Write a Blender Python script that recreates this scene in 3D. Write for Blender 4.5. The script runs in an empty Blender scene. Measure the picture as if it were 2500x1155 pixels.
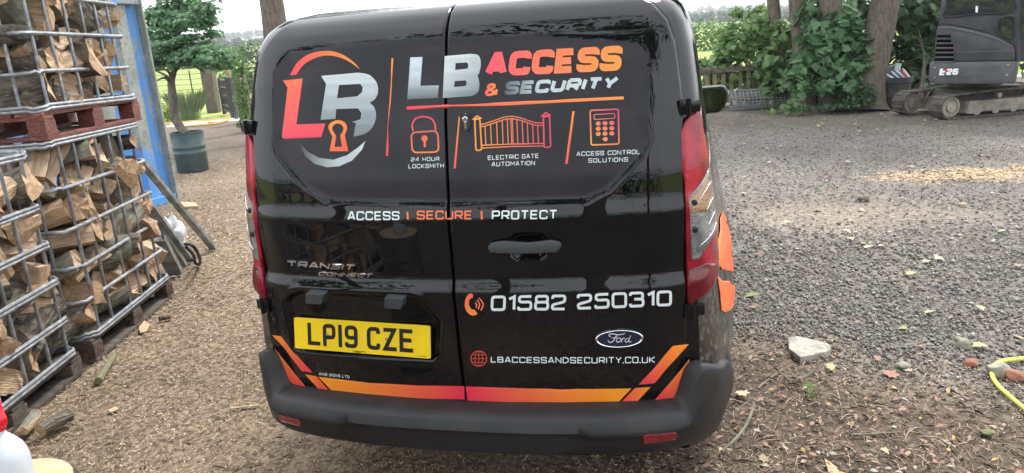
import bpy, bmesh, math, random
import numpy as np
from mathutils import Vector, Matrix, Euler
from mathutils.bvhtree import BVHTree
from mathutils.geometry import delaunay_2d_cdt

random.seed(7); RNG = np.random.default_rng(7)
SC = bpy.context.scene
COL = SC.collection
R = math.radians

# ------------------------------------------------------------------ camera
CAM = np.array([0.639, -2.0022, 1.6809]); YAW, PITCH, ROLL, FPX = -0.22032, 0.26387, -0.067165, 1729.96
def _rot():
    cy, sy = math.cos(YAW), math.sin(YAW)
    f0 = np.array([sy, cy, 0]); r0 = np.array([cy, -sy, 0])
    f = f0*math.cos(PITCH) - np.array([0, 0, 1])*math.sin(PITCH)
    u0 = np.cross(r0, f)
    r = r0*math.cos(ROLL) + u0*math.sin(ROLL); u = -r0*math.sin(ROLL) + u0*math.cos(ROLL)
    return np.array([r, u, f])
CR = _rot()
cd = bpy.data.cameras.new('camera'); cam = bpy.data.objects.new('camera', cd); COL.objects.link(cam)
m = Matrix.Identity(4)
for i in range(3):
    m[i][0], m[i][1], m[i][2], m[i][3] = CR[0][i], CR[1][i], -CR[2][i], CAM[i]
cam.matrix_world = m
cd.sensor_fit = 'HORIZONTAL'; cd.sensor_width = 36; cd.lens = FPX/2500*36
cd.clip_start = 0.05; cd.clip_end = 5000
SC.camera = cam

# ------------------------------------------------------------------ sky and sun
SUN_EL, SUN_AZ = R(52), R(18)          # azimuth measured from +Y towards +X: ahead of the camera, over the field
world = bpy.data.worlds.new('World'); SC.world = world; world.use_nodes = True
nt = world.node_tree; nt.nodes.clear()
sky = nt.nodes.new('ShaderNodeTexSky'); sky.sky_type = 'NISHITA'; sky.sun_disc = False
sky.sun_elevation = SUN_EL; sky.sun_rotation = SUN_AZ; sky.dust_density = 4.0; sky.air_density = 1.0; sky.ozone_density = 1.0
tc = nt.nodes.new('ShaderNodeTexCoord')
cl = nt.nodes.new('ShaderNodeTexNoise'); cl.inputs['Scale'].default_value = 2.2; cl.inputs['Detail'].default_value = 6
nt.links.new(tc.outputs['Generated'], cl.inputs['Vector'])
rp = nt.nodes.new('ShaderNodeValToRGB'); rp.color_ramp.elements[0].position = 0.25; rp.color_ramp.elements[1].position = 0.6
rp.color_ramp.elements[0].color = (.62, .62, .62, 1); rp.color_ramp.elements[1].color = (.97, .97, .97, 1)
nt.links.new(cl.outputs['Fac'], rp.inputs['Fac'])
mx = nt.nodes.new('ShaderNodeMix'); mx.data_type = 'RGBA'; mx.inputs[7].default_value = (12.6, 13.0, 13.6, 1)
nt.links.new(rp.outputs['Color'], mx.inputs[0]); nt.links.new(sky.outputs['Color'], mx.inputs[6])
bg = nt.nodes.new('ShaderNodeBackground'); bg.inputs['Strength'].default_value = 0.094
nt.links.new(mx.outputs[2], bg.inputs['Color'])
wo = nt.nodes.new('ShaderNodeOutputWorld'); nt.links.new(bg.outputs[0], wo.inputs['Surface'])
sl = bpy.data.lights.new('sun', 'SUN'); sl.energy = 2.1; sl.angle = R(10); sl.color = (1, .96, .9)
so = bpy.data.objects.new('sun', sl); COL.objects.link(so)
sdir = Vector((math.sin(SUN_AZ)*math.cos(SUN_EL), math.cos(SUN_AZ)*math.cos(SUN_EL), math.sin(SUN_EL)))
so.rotation_euler = sdir.to_track_quat('Z', 'Y').to_euler(); so.location = (0, 0, 30)
SC.view_settings.view_transform = 'Standard'; SC.view_settings.look = 'None'
SC.view_settings.gamma = 1; SC.view_settings.exposure = 1.25
SC.render.engine = 'CYCLES'
SC.cycles.max_bounces = 8; SC.cycles.transparent_max_bounces = 8
SC.cycles.use_denoising = True

# ------------------------------------------------------------------ picking points in the place
def ray(px, py):
    px = np.asarray(px, float); py = np.asarray(py, float)
    d = np.stack([(px-1250)/FPX, -(py-577.5)/FPX, np.ones_like(px)], -1)
    return d @ CR
def at_z(px, py, z=0.0):
    d = ray(px, py); return CAM + d*((z-CAM[2])/d[2])
def at_y(px, py, y):
    d = ray(px, py); return CAM + d*((y-CAM[1])/d[1])
def at_d(px, py, depth):
    return CAM + ray(px, py)*depth
def at_plane(px, py, p0, n):
    d = ray(px, py); n = np.asarray(n, float); p0 = np.asarray(p0, float)
    t = ((p0-CAM) @ n)/(d @ n)
    return CAM + d*np.asarray(t)[..., None]
def zoomed(ox, oy, s, pts):
    return [(ox+x*s, oy+y*s) for x, y in pts]

# ------------------------------------------------------------------ materials
def lin(c):
    return tuple((v/12.92 if v <= .04045 else ((v+.055)/1.055)**2.4) for v in c)
def rgb(r, g, b):
    return lin((r/255, g/255, b/255))
def mat(name, col=(.5, .5, .5), rough=.6, metal=0., col2=None, nscale=8., namt=.5, stretch=(1, 1, 1), bump=0., bscale=40.,
        coat=0., attr=False, rnd=0., spec=.5, trans=0., ior=1.45, detail=5., col3=None, n3=60., backlit=0., rough2=None, distort=0.):
    M = bpy.data.materials.new(name); M.use_nodes = True
    t = M.node_tree; N = t.nodes; L = t.links
    b = N['Principled BSDF']
    b.inputs['Roughness'].default_value = rough; b.inputs['Metallic'].default_value = metal
    b.inputs['Specular IOR Level'].default_value = spec; b.inputs['IOR'].default_value = ior
    b.inputs['Coat Weight'].default_value = coat; b.inputs['Coat Roughness'].default_value = .03
    b.inputs['Transmission Weight'].default_value = trans
    tcn = N.new('ShaderNodeTexCoord'); mp = N.new('ShaderNodeMapping'); mp.inputs['Scale'].default_value = stretch
    L.new(tcn.outputs['Object'], mp.inputs['Vector'])
    oi = None
    if rnd:
        oi = N.new('ShaderNodeObjectInfo')
        mu = N.new('ShaderNodeMath'); mu.operation = 'MULTIPLY'; mu.inputs[1].default_value = 37.
        L.new(oi.outputs['Random'], mu.inputs[0]); L.new(mu.outputs[0], mp.inputs['Location'])
    src = None
    if attr:
        a = N.new('ShaderNodeAttribute'); a.attribute_name = 'Col'; src = a.outputs['Color']
    def mixc(src, fac, c):
        x = N.new('ShaderNodeMix'); x.data_type = 'RGBA'; L.new(fac, x.inputs[0])
        if src is None: x.inputs[6].default_value = (*col, 1)
        else: L.new(src, x.inputs[6])
        x.inputs[7].default_value = (*c, 1); return x.outputs[2]
    def noise(sc, lo, hi, amt):
        n = N.new('ShaderNodeTexNoise'); n.inputs['Scale'].default_value = sc; n.inputs['Detail'].default_value = detail
        n.inputs['Distortion'].default_value = distort
        L.new(mp.outputs[0], n.inputs['Vector'])
        r = N.new('ShaderNodeMapRange'); r.inputs['From Min'].default_value = lo; r.inputs['From Max'].default_value = hi
        r.inputs['To Max'].default_value = amt; L.new(n.outputs['Fac'], r.inputs['Value']); return r.outputs[0]
    if col2 is not None: src = mixc(src, noise(nscale, .38, .62, namt*2), col2)
    if col3 is not None: src = mixc(src, noise(n3, .5, .7, .9), col3)
    if rnd:
        h = N.new('ShaderNodeHueSaturation')
        r = N.new('ShaderNodeMapRange'); r.inputs['To Min'].default_value = 1-rnd; r.inputs['To Max'].default_value = 1+rnd
        L.new(oi.outputs['Random'], r.inputs['Value']); L.new(r.outputs[0], h.inputs['Value'])
        if src is None: h.inputs['Color'].default_value = (*col, 1)
        else: L.new(src, h.inputs['Color'])
        src = h.outputs['Color']
    if src is None: b.inputs['Base Color'].default_value = (*col, 1)
    else: L.new(src, b.inputs['Base Color'])
    if rough2 is not None:
        r = noise(nscale*1.7, .35, .65, 1.); q = N.new('ShaderNodeMapRange')
        q.inputs['To Min'].default_value = rough; q.inputs['To Max'].default_value = rough2
        L.new(r, q.inputs['Value']); L.new(q.outputs[0], b.inputs['Roughness'])
    if bump:
        n = N.new('ShaderNodeTexNoise'); n.inputs['Scale'].default_value = bscale; n.inputs['Detail'].default_value = 6
        L.new(mp.outputs[0], n.inputs['Vector'])
        bp = N.new('ShaderNodeBump'); bp.inputs['Strength'].default_value = bump; bp.inputs['Distance'].default_value = .02
        L.new(n.outputs['Fac'], bp.inputs['Height']); L.new(bp.outputs[0], b.inputs['Normal'])
    if backlit:
        tr = N.new('ShaderNodeBsdfTranslucent'); ms = N.new('ShaderNodeMixShader'); ms.inputs[0].default_value = backlit
        if src is None: tr.inputs['Color'].default_value = (*col, 1)
        else: L.new(src, tr.inputs['Color'])
        o = N['Material Output']; L.new(b.outputs[0], ms.inputs[1]); L.new(tr.outputs[0], ms.inputs[2]); L.new(ms.outputs[0], o.inputs['Surface'])
    return M

M = {}
M['paint'] = mat('black_paint', (.003, .0034, .0046), .012, spec=.48, col2=(.006, .006, .0065), nscale=3, namt=.3, rough2=.03)
M['muddy'] = mat('dirty_black_paint', (.012, .012, .013), .12, col2=(.10, .085, .065), nscale=5, namt=.28, stretch=(1, 1, .6), col3=(.2, .17, .13), n3=70, rough2=.5)
M['film'] = mat('satin_black_vinyl', (.009, .009, .0125), .30, col2=(.017, .015, .021), nscale=5, namt=.5, rough2=.40, spec=.45)
M['vinyl'] = mat('printed_vinyl', attr=True, rough=.32, spec=.4)
M['gap'] = mat('gap_black', (.002, .002, .002), .9, spec=.1)
M['trim'] = mat('grey_black_plastic', (.013, .0138, .015), .42, col2=(.022, .022, .023), nscale=9, bump=.12, bscale=900, rough2=.55)
M['trimdark'] = mat('dark_plastic', (.011, .011, .012), .5, bump=.12, bscale=900)
M['trimgrey'] = mat('grey_plastic', (.05, .055, .06), .45)
M['red'] = mat('red_lens', (.40, .010, .03), .05, col2=(.17, .004, .014), nscale=16, namt=.5, coat=.2, bump=.05, bscale=120)
M['redlow'] = mat('dark_red_lens', (.17, .004, .013), .06, coat=.2, col2=(.08, .002, .006), nscale=12)
M['reddot'] = mat('red_reflector', (.26, .008, .018), .2, coat=.5, bump=.25, bscale=300, col2=(.14, .004, .01), nscale=200)
M['clear'] = mat('clear_lens', (.30, .31, .30), .12, metal=.35, coat=.7, col2=(.12, .12, .12), nscale=14, bump=.3, bscale=150)
M['amber'] = mat('amber_lens', (.33, .19, .10), .12, metal=.3, coat=.7, bump=.3, bscale=150)
M['chrome'] = mat('chrome', (.75, .76, .78), .12, metal=1)
M['silver'] = mat('silver_script', (.62, .63, .65), .3, metal=.2)
M['navy'] = mat('navy_enamel', (.008, .012, .04), .15, coat=.8)
M['plate'] = mat('yellow_plate', (.80, .56, .01), .32, coat=.35, col2=(.72, .50, .01), nscale=4)
M['ink'] = mat('plate_black', (.008, .008, .008), .4)
M['glass'] = mat('dark_glass', (.012, .016, .016), .04, coat=.8)
M['mirror'] = mat('mirror_glass', (.8, .82, .84), .02, metal=1)
M['wingglass'] = mat('wing_mirror_glass', (.075, .085, .09), .05, metal=1)
M['tyre'] = mat('tyre_rubber', (.02, .02, .02), .8, bump=.2, bscale=80)
M['steel'] = mat('galvanised_steel', (.30, .32, .34), .42, metal=.65, col2=(.20, .21, .23), nscale=14, rough2=.6, col3=(.40, .41, .42), n3=30)
M['rail'] = mat('dull_galvanised_rail', (.33, .37, .40), .45, metal=.5, col2=(.16, .18, .18), nscale=9, col3=(.25, .23, .15), n3=22)
M['redpallet'] = mat('red_painted_wood', (.16, .045, .036), .7, col2=(.10, .028, .024), nscale=7, stretch=(1, 1, 4), col3=(.28, .14, .10), n3=35, bump=.25, bscale=60, rnd=.15)
M['oldwood'] = mat('weathered_wood', (.11, .092, .072), .85, col2=(.055, .045, .036), nscale=5, stretch=(1, 5, 5), bump=.4, bscale=40, rnd=.2)
M['brownblock'] = mat('brown_painted_wood', (.075, .038, .032), .75, col2=(.04, .024, .02), nscale=6, col3=(.16, .10, .08), n3=40, bump=.3, bscale=50, rnd=.2)
M['split'] = mat('split_wood', (.50, .35, .225), .75, col2=(.32, .205, .12), nscale=4.5, stretch=(.9, 11, 11), col3=(.64, .49, .34), n3=9, bump=.7, bscale=12, rnd=.3)
M['ends'] = mat('sawn_end_wood', (.40, .265, .16), .8, col2=(.27, .165, .09), nscale=9, col3=(.5, .36, .23), n3=50, bump=.3, bscale=60, rnd=.2)
M['bark'] = mat('bark', (.155, .125, .095), .9, col2=(.04, .032, .026), nscale=6, stretch=(1, 3.5, 3.5), col3=(.19, .18, .13), n3=24, bump=.9, bscale=18, rnd=.3)
M['greybark'] = mat('smooth_grey_bark', (.20, .185, .155), .85, col2=(.12, .11, .085), nscale=9, col3=(.17, .19, .11), n3=16, bump=.4, bscale=30, rnd=.2)
M['trunk'] = mat('trunk_bark', (.135, .108, .084), .9, col2=(.07, .055, .045), nscale=6, stretch=(3, 3, .7), col3=(.14, .125, .095), n3=22, bump=.8, bscale=16)
M['leaf'] = mat('leaf', attr=True, rough=.42, spec=.5, backlit=.5)
M['leaffar'] = mat('far_leaf', attr=True, rough=.7, spec=.2, backlit=.3)
M['scatter'] = mat('scatter_bits', attr=True, rough=.8, spec=.25)
M['stone'] = mat('scatter_stone', attr=True, rough=.65, spec=.4)
M['straw'] = mat('grass_blade', attr=True, rough=.6, backlit=.3)
M['iron'] = mat('black_ironwork', (.02, .02, .022), .5)
M['wire'] = mat('galvanised_wire', (.30, .32, .33), .5, metal=.5)
M['fence'] = mat('mossy_fence_wood', (.20, .19, .10), .9, col2=(.12, .12, .06), nscale=5, stretch=(4, 4, 1), rnd=.2, bump=.3)
M['post'] = mat('post_wood', (.30, .22, .13), .85, col2=(.18, .13, .08), nscale=6, stretch=(4, 4, 1))
M['drum'] = mat('grey_planter_plastic', (.075, .115, .11), .5, col2=(.055, .088, .084), nscale=5, bump=.05)
M['soil'] = mat('soil', (.06, .042, .03), .95, bump=.8, bscale=40)
M['exc'] = mat('dark_machine_paint', (.034, .036, .041), .3, col2=(.06, .062, .068), nscale=5, namt=.4, rough2=.5, col3=(.06, .06, .06), n3=90)
M['excgrey'] = mat('scuffed_machine_steel', (.060, .063, .070), .38, col2=(.085, .087, .092), nscale=5, bump=.1, bscale=30)
M['track'] = mat('rubber_track', (.045, .042, .038), .85, col2=(.10, .085, .068), nscale=7, bump=.4, bscale=40)
M['mudsteel'] = mat('muddy_steel', (.29, .255, .21), .85, col2=(.10, .085, .068), nscale=4, namt=.4, bump=.4, bscale=25)
M['white'] = mat('white_plastic', (.72, .74, .75), .35)
M['milky'] = mat('milky_plastic', (.66, .70, .74), .35, col2=(.60, .64, .68), nscale=3, backlit=.35)
M['redplastic'] = mat('red_plastic', (.62, .012, .028), .32, coat=.3)
M['hose'] = mat('yellow_hose', (.62, .66, .10), .4)
M['hoseo'] = mat('orange_hose', (.55, .30, .08), .5)
M['slab'] = mat('pale_stone', (.33, .305, .26), .85, col2=(.22, .20, .17), nscale=9, bump=.4, bscale=30, col3=(.5, .47, .4), n3=30)
M['sack'] = mat('grey_plastic_sack', (.42, .44, .46), .5, bump=.4, bscale=20)
M['black'] = mat('black_rubber', (.012, .012, .012), .5)
M['skin'] = mat('skin', (.45, .27, .2), .5); M['shirt'] = mat('grey_shirt', (.42, .42, .46), .9); M['shorts'] = mat('grey_shorts', (.17, .17, .19), .9)

# ------------------------------------------------------------------ mesh helpers
def link(name, V, F, mt, parent=None, smooth=False, cols=None, mi=None, world=True):
    me = bpy.data.meshes.new(name)
    me.from_pydata([tuple(map(float, v)) for v in V], [], [tuple(int(i) for i in f) for f in F])
    return finish(name, me, mt, parent, smooth, cols, mi, world)
def finish(name, me, mt, parent=None, smooth=False, cols=None, mi=None, world=True):
    for k in (mt if isinstance(mt, (list, tuple)) else [mt]): me.materials.append(k)
    if mi is not None: me.polygons.foreach_set('material_index', np.asarray(mi, np.int32))
    if smooth: me.polygons.foreach_set('use_smooth', np.ones(len(me.polygons), bool))
    if cols is not None:
        c = np.ones((len(me.vertices), 4), np.float32); c[:, :3] = cols
        a = me.color_attributes.new('Col', 'FLOAT_COLOR', 'POINT'); a.data.foreach_set('color', c.ravel())
    me.update()
    o = bpy.data.objects.new(name, me); COL.objects.link(o)
    if parent is not None: attach(o, parent, world)
    return o
def attach(o, parent, world=True):
    o.parent = parent
    if world and parent.parent is None: o.location = -Vector(parent.location)
def bulk(name, V, k, mt, cols, parent=None, smooth=False):
    """V: (n,k,3) n separate k-gons; cols (n,3)"""
    n = V.shape[0]; me = bpy.data.meshes.new(name)
    me.vertices.add(n*k); me.loops.add(n*k); me.polygons.add(n)
    me.vertices.foreach_set('co', V.reshape(-1).astype(np.float32))
    me.loops.foreach_set('vertex_index', np.arange(n*k, dtype=np.int32))
    me.polygons.foreach_set('loop_start', np.arange(0, n*k, k, dtype=np.int32))
    try: me.polygons.foreach_set('loop_total', np.full(n, k, np.int32))
    except Exception: pass
    me.update(calc_edges=True)
    return finish(name, me, mt, parent, smooth, np.repeat(cols, k, 0))
def bulkmesh(name, V, F, mt, cols, parent=None, smooth=False):
    """V (n,k,3) copies of one template with triangles F (m,3)"""
    n, k, _ = V.shape; m_ = len(F); me = bpy.data.meshes.new(name)
    me.vertices.add(n*k); me.loops.add(n*m_*3); me.polygons.add(n*m_)
    me.vertices.foreach_set('co', V.reshape(-1).astype(np.float32))
    idx = (np.arange(n)[:, None, None]*k + np.asarray(F)[None]).reshape(-1).astype(np.int32)
    me.loops.foreach_set('vertex_index', idx)
    me.polygons.foreach_set('loop_start', np.arange(0, n*m_*3, 3, dtype=np.int32))
    try: me.polygons.foreach_set('loop_total', np.full(n*m_, 3, np.int32))
    except Exception: pass
    me.update(calc_edges=True)
    return finish(name, me, mt, parent, smooth, np.repeat(cols, k, 0))

class MB:
    def __init__(s): s.V = []; s.F = []; s.mi = []
    def add(s, V, F, mi=0):
        b = len(s.V); s.V += [tuple(map(float, v)) for v in V]; s.F += [tuple(b+i for i in f) for f in F]; s.mi += [mi]*len(F)
    def box(s, c, h, rot=None, mi=0, bev=0.):
        bm = bmesh.new(); bmesh.ops.create_cube(bm, size=2)
        for v in bm.verts: v.co = Vector((v.co.x*h[0], v.co.y*h[1], v.co.z*h[2]))
        if bev: bmesh.ops.bevel(bm, geom=bm.edges[:], offset=bev, segments=2, affect='EDGES', profile=.6)
        for v in bm.verts:
            if rot is not None: v.co = rot @ v.co
            v.co += Vector(c)
        bm.verts.index_update()
        s.add([v.co for v in bm.verts], [[v.index for v in f.verts] for f in bm.faces], mi); bm.free()
    def tube(s, P, r, n=8, closed=False, mi=0, cap=True):
        P = [Vector(p) for p in P]; k = len(P); rs = r if hasattr(r, '__len__') else [r]*k
        V = []; F = []; up = None
        for i in range(k):
            if closed: t = P[(i+1) % k]-P[i-1]
            else: t = P[min(i+1, k-1)]-P[max(i-1, 0)]
            t.normalize()
            if up is None:
                up = Vector((0, 0, 1)) if abs(t.z) < .9 else Vector((1, 0, 0))
            a = (up - t*up.dot(t)).normalized(); b = t.cross(a); up = a
            for j in range(n):
                q = 2*math.pi*j/n; V.append(P[i] + (a*math.cos(q)+b*math.sin(q))*rs[i])
        for i in range(k if closed else k-1):
            for j in range(n):
                a, b = i*n+j, i*n+(j+1) % n; c, d = ((i+1) % k)*n+(j+1) % n, ((i+1) % k)*n+j
                F.append((a, b, c, d))
        if cap and not closed: F += [tuple(range(n-1, -1, -1)), tuple((k-1)*n+j for j in range(n))]
        s.add(V, F, mi)
    def lathe(s, prof, n=24, c=(0, 0, 0), mi=0, rot=None):
        V = []; F = []
        for r, z in prof:
            for j in range(n):
                q = 2*math.pi*j/n; v = Vector((r*math.cos(q), r*math.sin(q), z))
                if rot is not None: v = rot @ v
                V.append(v+Vector(c))
        for i in range(len(prof)-1):
            for j in range(n): F.append((i*n+j, i*n+(j+1) % n, (i+1)*n+(j+1) % n, (i+1)*n+j))
        F += [tuple(range(n-1, -1, -1)), tuple((len(prof)-1)*n+j for j in range(n))]
        s.add(V, F, mi)
    def prism(s, front, depth, mi=0, bev=0.):
        """polygon of 3-D points pushed back along vector depth"""
        bm = bmesh.new(); A = [bm.verts.new(Vector(p)) for p in front]; f = bm.faces.new(A)
        e = bmesh.ops.extrude_face_region(bm, geom=[f])
        for v in e['geom']:
            if isinstance(v, bmesh.types.BMVert): v.co += Vector(depth)
        bmesh.ops.recalc_face_normals(bm, faces=bm.faces[:])
        if bev: bmesh.ops.bevel(bm, geom=bm.edges[:], offset=bev, segments=2, affect='EDGES', profile=.6)
        bm.verts.index_update()
        s.add([v.co for v in bm.verts], [[v.index for v in g.verts] for g in bm.faces], mi); bm.free()
    def build(s, name, mt, parent=None, smooth=False, world=True):
        o = link(name, s.V, s.F, mt, parent, False, None, s.mi if isinstance(mt, (list, tuple)) else None, world)
        if smooth: soft(o, smooth if not isinstance(smooth, bool) else 40)
        return o
def soft(o, ang=40):
    me = o.data; me.polygons.foreach_set('use_smooth', np.ones(len(me.polygons), bool))
    bm = bmesh.new(); bm.from_mesh(me)
    for e in bm.edges:
        if len(e.link_faces) == 2 and e.calc_face_angle(0) > R(ang): e.smooth = False
    bm.to_mesh(me); bm.free(); me.update()
def thing(name, label, cat, loc=(0, 0, 0), rz=0., group=None):
    o = bpy.data.objects.new(name, None); COL.objects.link(o); o.empty_display_size = .1
    o.location = Vector(loc); o.rotation_euler = (0, 0, rz); o['label'] = label; o['category'] = cat
    if group: o['group'] = group
    return o
def tag(o, label, cat, group=None, kind=None):
    if label: o['label'] = label
    if cat: o['category'] = cat
    if group: o['group'] = group
    if kind: o['kind'] = kind
    return o
def spline(P, n=8, closed=False):
    P = np.asarray(P, float); k = len(P); out = []
    for i in range(k if closed else k-1):
        g = (lambda j: P[j % k]) if closed else (lambda j: P[min(max(j, 0), k-1)])
        a, b, c, d = g(i-1), g(i), g(i+1), g(i+2)
        for q in range(n):
            t = q/n
            out.append(.5*((2*b)+(c-a)*t+(2*a-5*b+4*c-d)*t*t+(3*b-a-3*c+d)*t**3))
    if not closed: out.append(P[-1])
    return np.array(out)
def sstep(a, b, x):
    t = np.clip((np.asarray(x, float)-a)/(b-a), 0, 1); return t*t*(3-2*t)
def smooth_table(xs, ys, w=.02, n=900):
    X = np.linspace(xs[0], xs[-1], n); Y = np.interp(X, xs, ys); k = max(3, int(w/(X[1]-X[0]))); k += 1-k % 2
    Yp = np.pad(Y, k//2, mode='edge')
    for _ in range(2): Yp = np.pad(np.convolve(Yp, np.ones(k)/k, 'valid'), k//2, mode='edge')
    return X, Yp[k//2:-(k//2)] if len(Yp) > n else Yp
# ================================================================== the van
van = thing('delivery_van', 'glossy black panel van with orange and silver lettering on its rear doors', 'van', (0, 1.6, 0))

ZT = [.2, .5, .58, .70, .90, .957, .993, 1.10, 1.185, 1.225, 1.30, 1.47, 1.60, 1.70, 1.75, 1.79, 1.82, 1.84, 1.852, 1.862]
YT = [.03, .005, -.002, -.012, -.020, -.024, -.006, -.008, -.008, .004, .012, .045, .085, .125, .155, .20, .27, .40, .62, 1.15]
TX, TY = smooth_table(ZT, YT, .022, 1600)
def xe_of(z): return np.interp(z, [.2, 1.45, 1.65, 1.72, 1.77, 1.81, 1.835, 1.85, 1.862], [.70, .70, .68, .66, .62, .56, .48, .38, .12])
def Yr(x, z):
    x = np.abs(x); z = np.asarray(z, float)
    return np.interp(z, TX, TY) + .15*x*x + 1.6*np.maximum(0, x-.58)**2
def sdf(poly, X, Z):
    P = np.asarray(poly, float); d = np.full(np.shape(X), 1e9); ins = np.zeros(np.shape(X), bool)
    for i in range(len(P)):
        a, b = P[i], P[(i+1) % len(P)]; e = b-a
        wx, wz = X-a[0], Z-a[1]; t = np.clip((wx*e[0]+wz*e[1])/(e@e), 0, 1)
        d = np.minimum(d, (wx-t*e[0])**2+(wz-t*e[1])**2)
        c = ((a[1] > Z) != (b[1] > Z)) & (X < (b[0]-a[0])*(Z-a[1])/((b[1]-a[1]) if abs(b[1]-a[1]) > 1e-9 else 1e-9)+a[0]); ins ^= c
    d = np.sqrt(d); return np.where(ins, -d, d)
def fixhit(px, py, fn, lift=0.):
    d = ray(px, py); t = (0-CAM[1])/d[..., 1]
    for _ in range(14):
        p = CAM + d*t[..., None]; t = (fn(p[..., 0], p[..., 2])-lift-CAM[1])/d[..., 1]
    return CAM + d*t[..., None]
DOFF = .008
def hit0(pts):
    a = np.array(pts, float); return fixhit(a[:, 0], a[:, 1], lambda x, z: Yr(x, z)-DOFF)
win = hit0([(705, 122), (880, 98), (1075, 84), (1320, 80), (1560, 98), (1588, 130), (1594, 340), (1570, 385), (1490, 470), (1430, 497), (1095, 504), (800, 499), (745, 465), (680, 392), (662, 360), (664, 170)])[:, [0, 2]]
poc = hit0([(690, 738), (708, 716), (732, 709), (1000, 722), (1030, 734), (1072, 778), (1078, 790), (1073, 862), (1060, 880), (735, 858), (716, 850)])[:, [0, 2]]
hc = hit0([(1290, 602)])[0]
def Yd(x, z):
    y = Yr(x, z) - DOFF
    s = sdf(win, x, z); w_ = .024+.05*sstep(1.36, 1.52, z); y = y + .008*sstep(0, 1, (.004-s)/w_)
    p = sdf(poc, x, z); y = y + .022*sstep(.004, -.024, p) - .003*np.exp(-((p-.010)/.007)**2)
    e = (np.abs((x-hc[0])/.058)**4 + np.abs((z-hc[2])/.044)**4)**.25; y = y + .022*sstep(1.0, .72, e)
    return y
def hit(px, py, lift=.0015):
    return fixhit(np.asarray(px, float), np.asarray(py, float), Yd, lift)

# ---- body shell: stack of horizontal sections
zc = [.2, .5, .70, .95, 1.15, 1.30, 1.50, 1.65, 1.72, 1.77, 1.81, 1.835, 1.85, 1.862]
Wa = [.80, .82, .825, .80, .785, .775, .757, .738, .722, .70, .66, .60, .49, .18]
Wb = [.88, .905, .91, .89, .85, .82, .775, .752, .732, .71, .675, .615, .50, .19]
Yf = [4.25, 4.3, 4.25, 4.15, 3.75, 3.45, 3.05, 2.75, 2.6, 2.45, 2.3, 2.1, 1.9, 1.6]
rows = np.unique(np.concatenate([np.linspace(.40, 1.7, 56), np.linspace(1.7, 1.862, 22)]))
V = []; ncol = 0
for z in rows:
    xe = float(xe_of(z)); wa, wb, yf = (float(np.interp(z, zc, q)) for q in (Wa, Wb, Yf))
    xs = np.concatenate([np.linspace(0, xe-.06, 14), np.linspace(xe-.05, xe, 12)]); xd_ = float(np.interp(z, [.5, 1.45, 1.65, 1.72, 1.77, 1.815], [.704, .698, .674, .652, .612, .545]))
    sink = .055*float(sstep(1.81, 1.78, z))
    rear = [(x, float(Yr(x, z))+sink*float(sstep(xd_-.008, xd_-.03, x))) for x in xs]
    y1 = rear[-1][1]
    c = spline([rear[-1], (xe+(wa-xe)*.62, y1+.045), (wa, y1+.16), (wa+(wb-wa)*.55, y1+.42), (wb, y1+.85), (wb, max(y1+1.2, yf-1.7)),
                (wb*.985, yf-.8), (wb*.86, yf-.2), (wb*.5, yf), (0, yf+.02)], 7)
    half = rear + [tuple(q) for q in c[1:]]
    full = [(x, y) for x, y in half] + [(-x, y) for x, y in half[-2:0:-1]]
    ncol = len(full); V += [(x, y, z) for x, y in full]
F = []; mi = []
for i in range(len(rows)-1):
    for j in range(ncol):
        F.append((i*ncol+j, i*ncol+(j+1) % ncol, (i+1)*ncol+(j+1) % ncol, (i+1)*ncol+j))
        q = V[F[-1][0]]; mi.append(1 if (q[2] < 1.0 and abs(q[0]) > .73) else 0)
F += [tuple(range(ncol-1, -1, -1)), tuple((len(rows)-1)*ncol+j for j in range(ncol))]; mi += [0, 0]
body = link('body', V, F, [M['paint'], M['muddy']], van, True, mi=mi)
BV = BVHTree.FromPolygons([Vector(v) for v in V], F)
def cast(px, py, lift=0.):
    d = Vector(ray(px, py)).normalized(); o = Vector(CAM)
    loc, n, _, _ = BV.ray_cast(o, d)
    if loc is None:   # just outside the outline: nearest point on the body along that ray
        best = None
        for k in range(60):
            p = o+d*(1.6+.03*k); l, nn, _, ds = BV.find_nearest(p)
            if best is None or ds < best[2]: best = (l, nn, ds)
        loc, n = best[0], best[1]
    if n.dot(d) > 0: n = -n
    return np.array(loc+n*lift), np.array(n)

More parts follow.
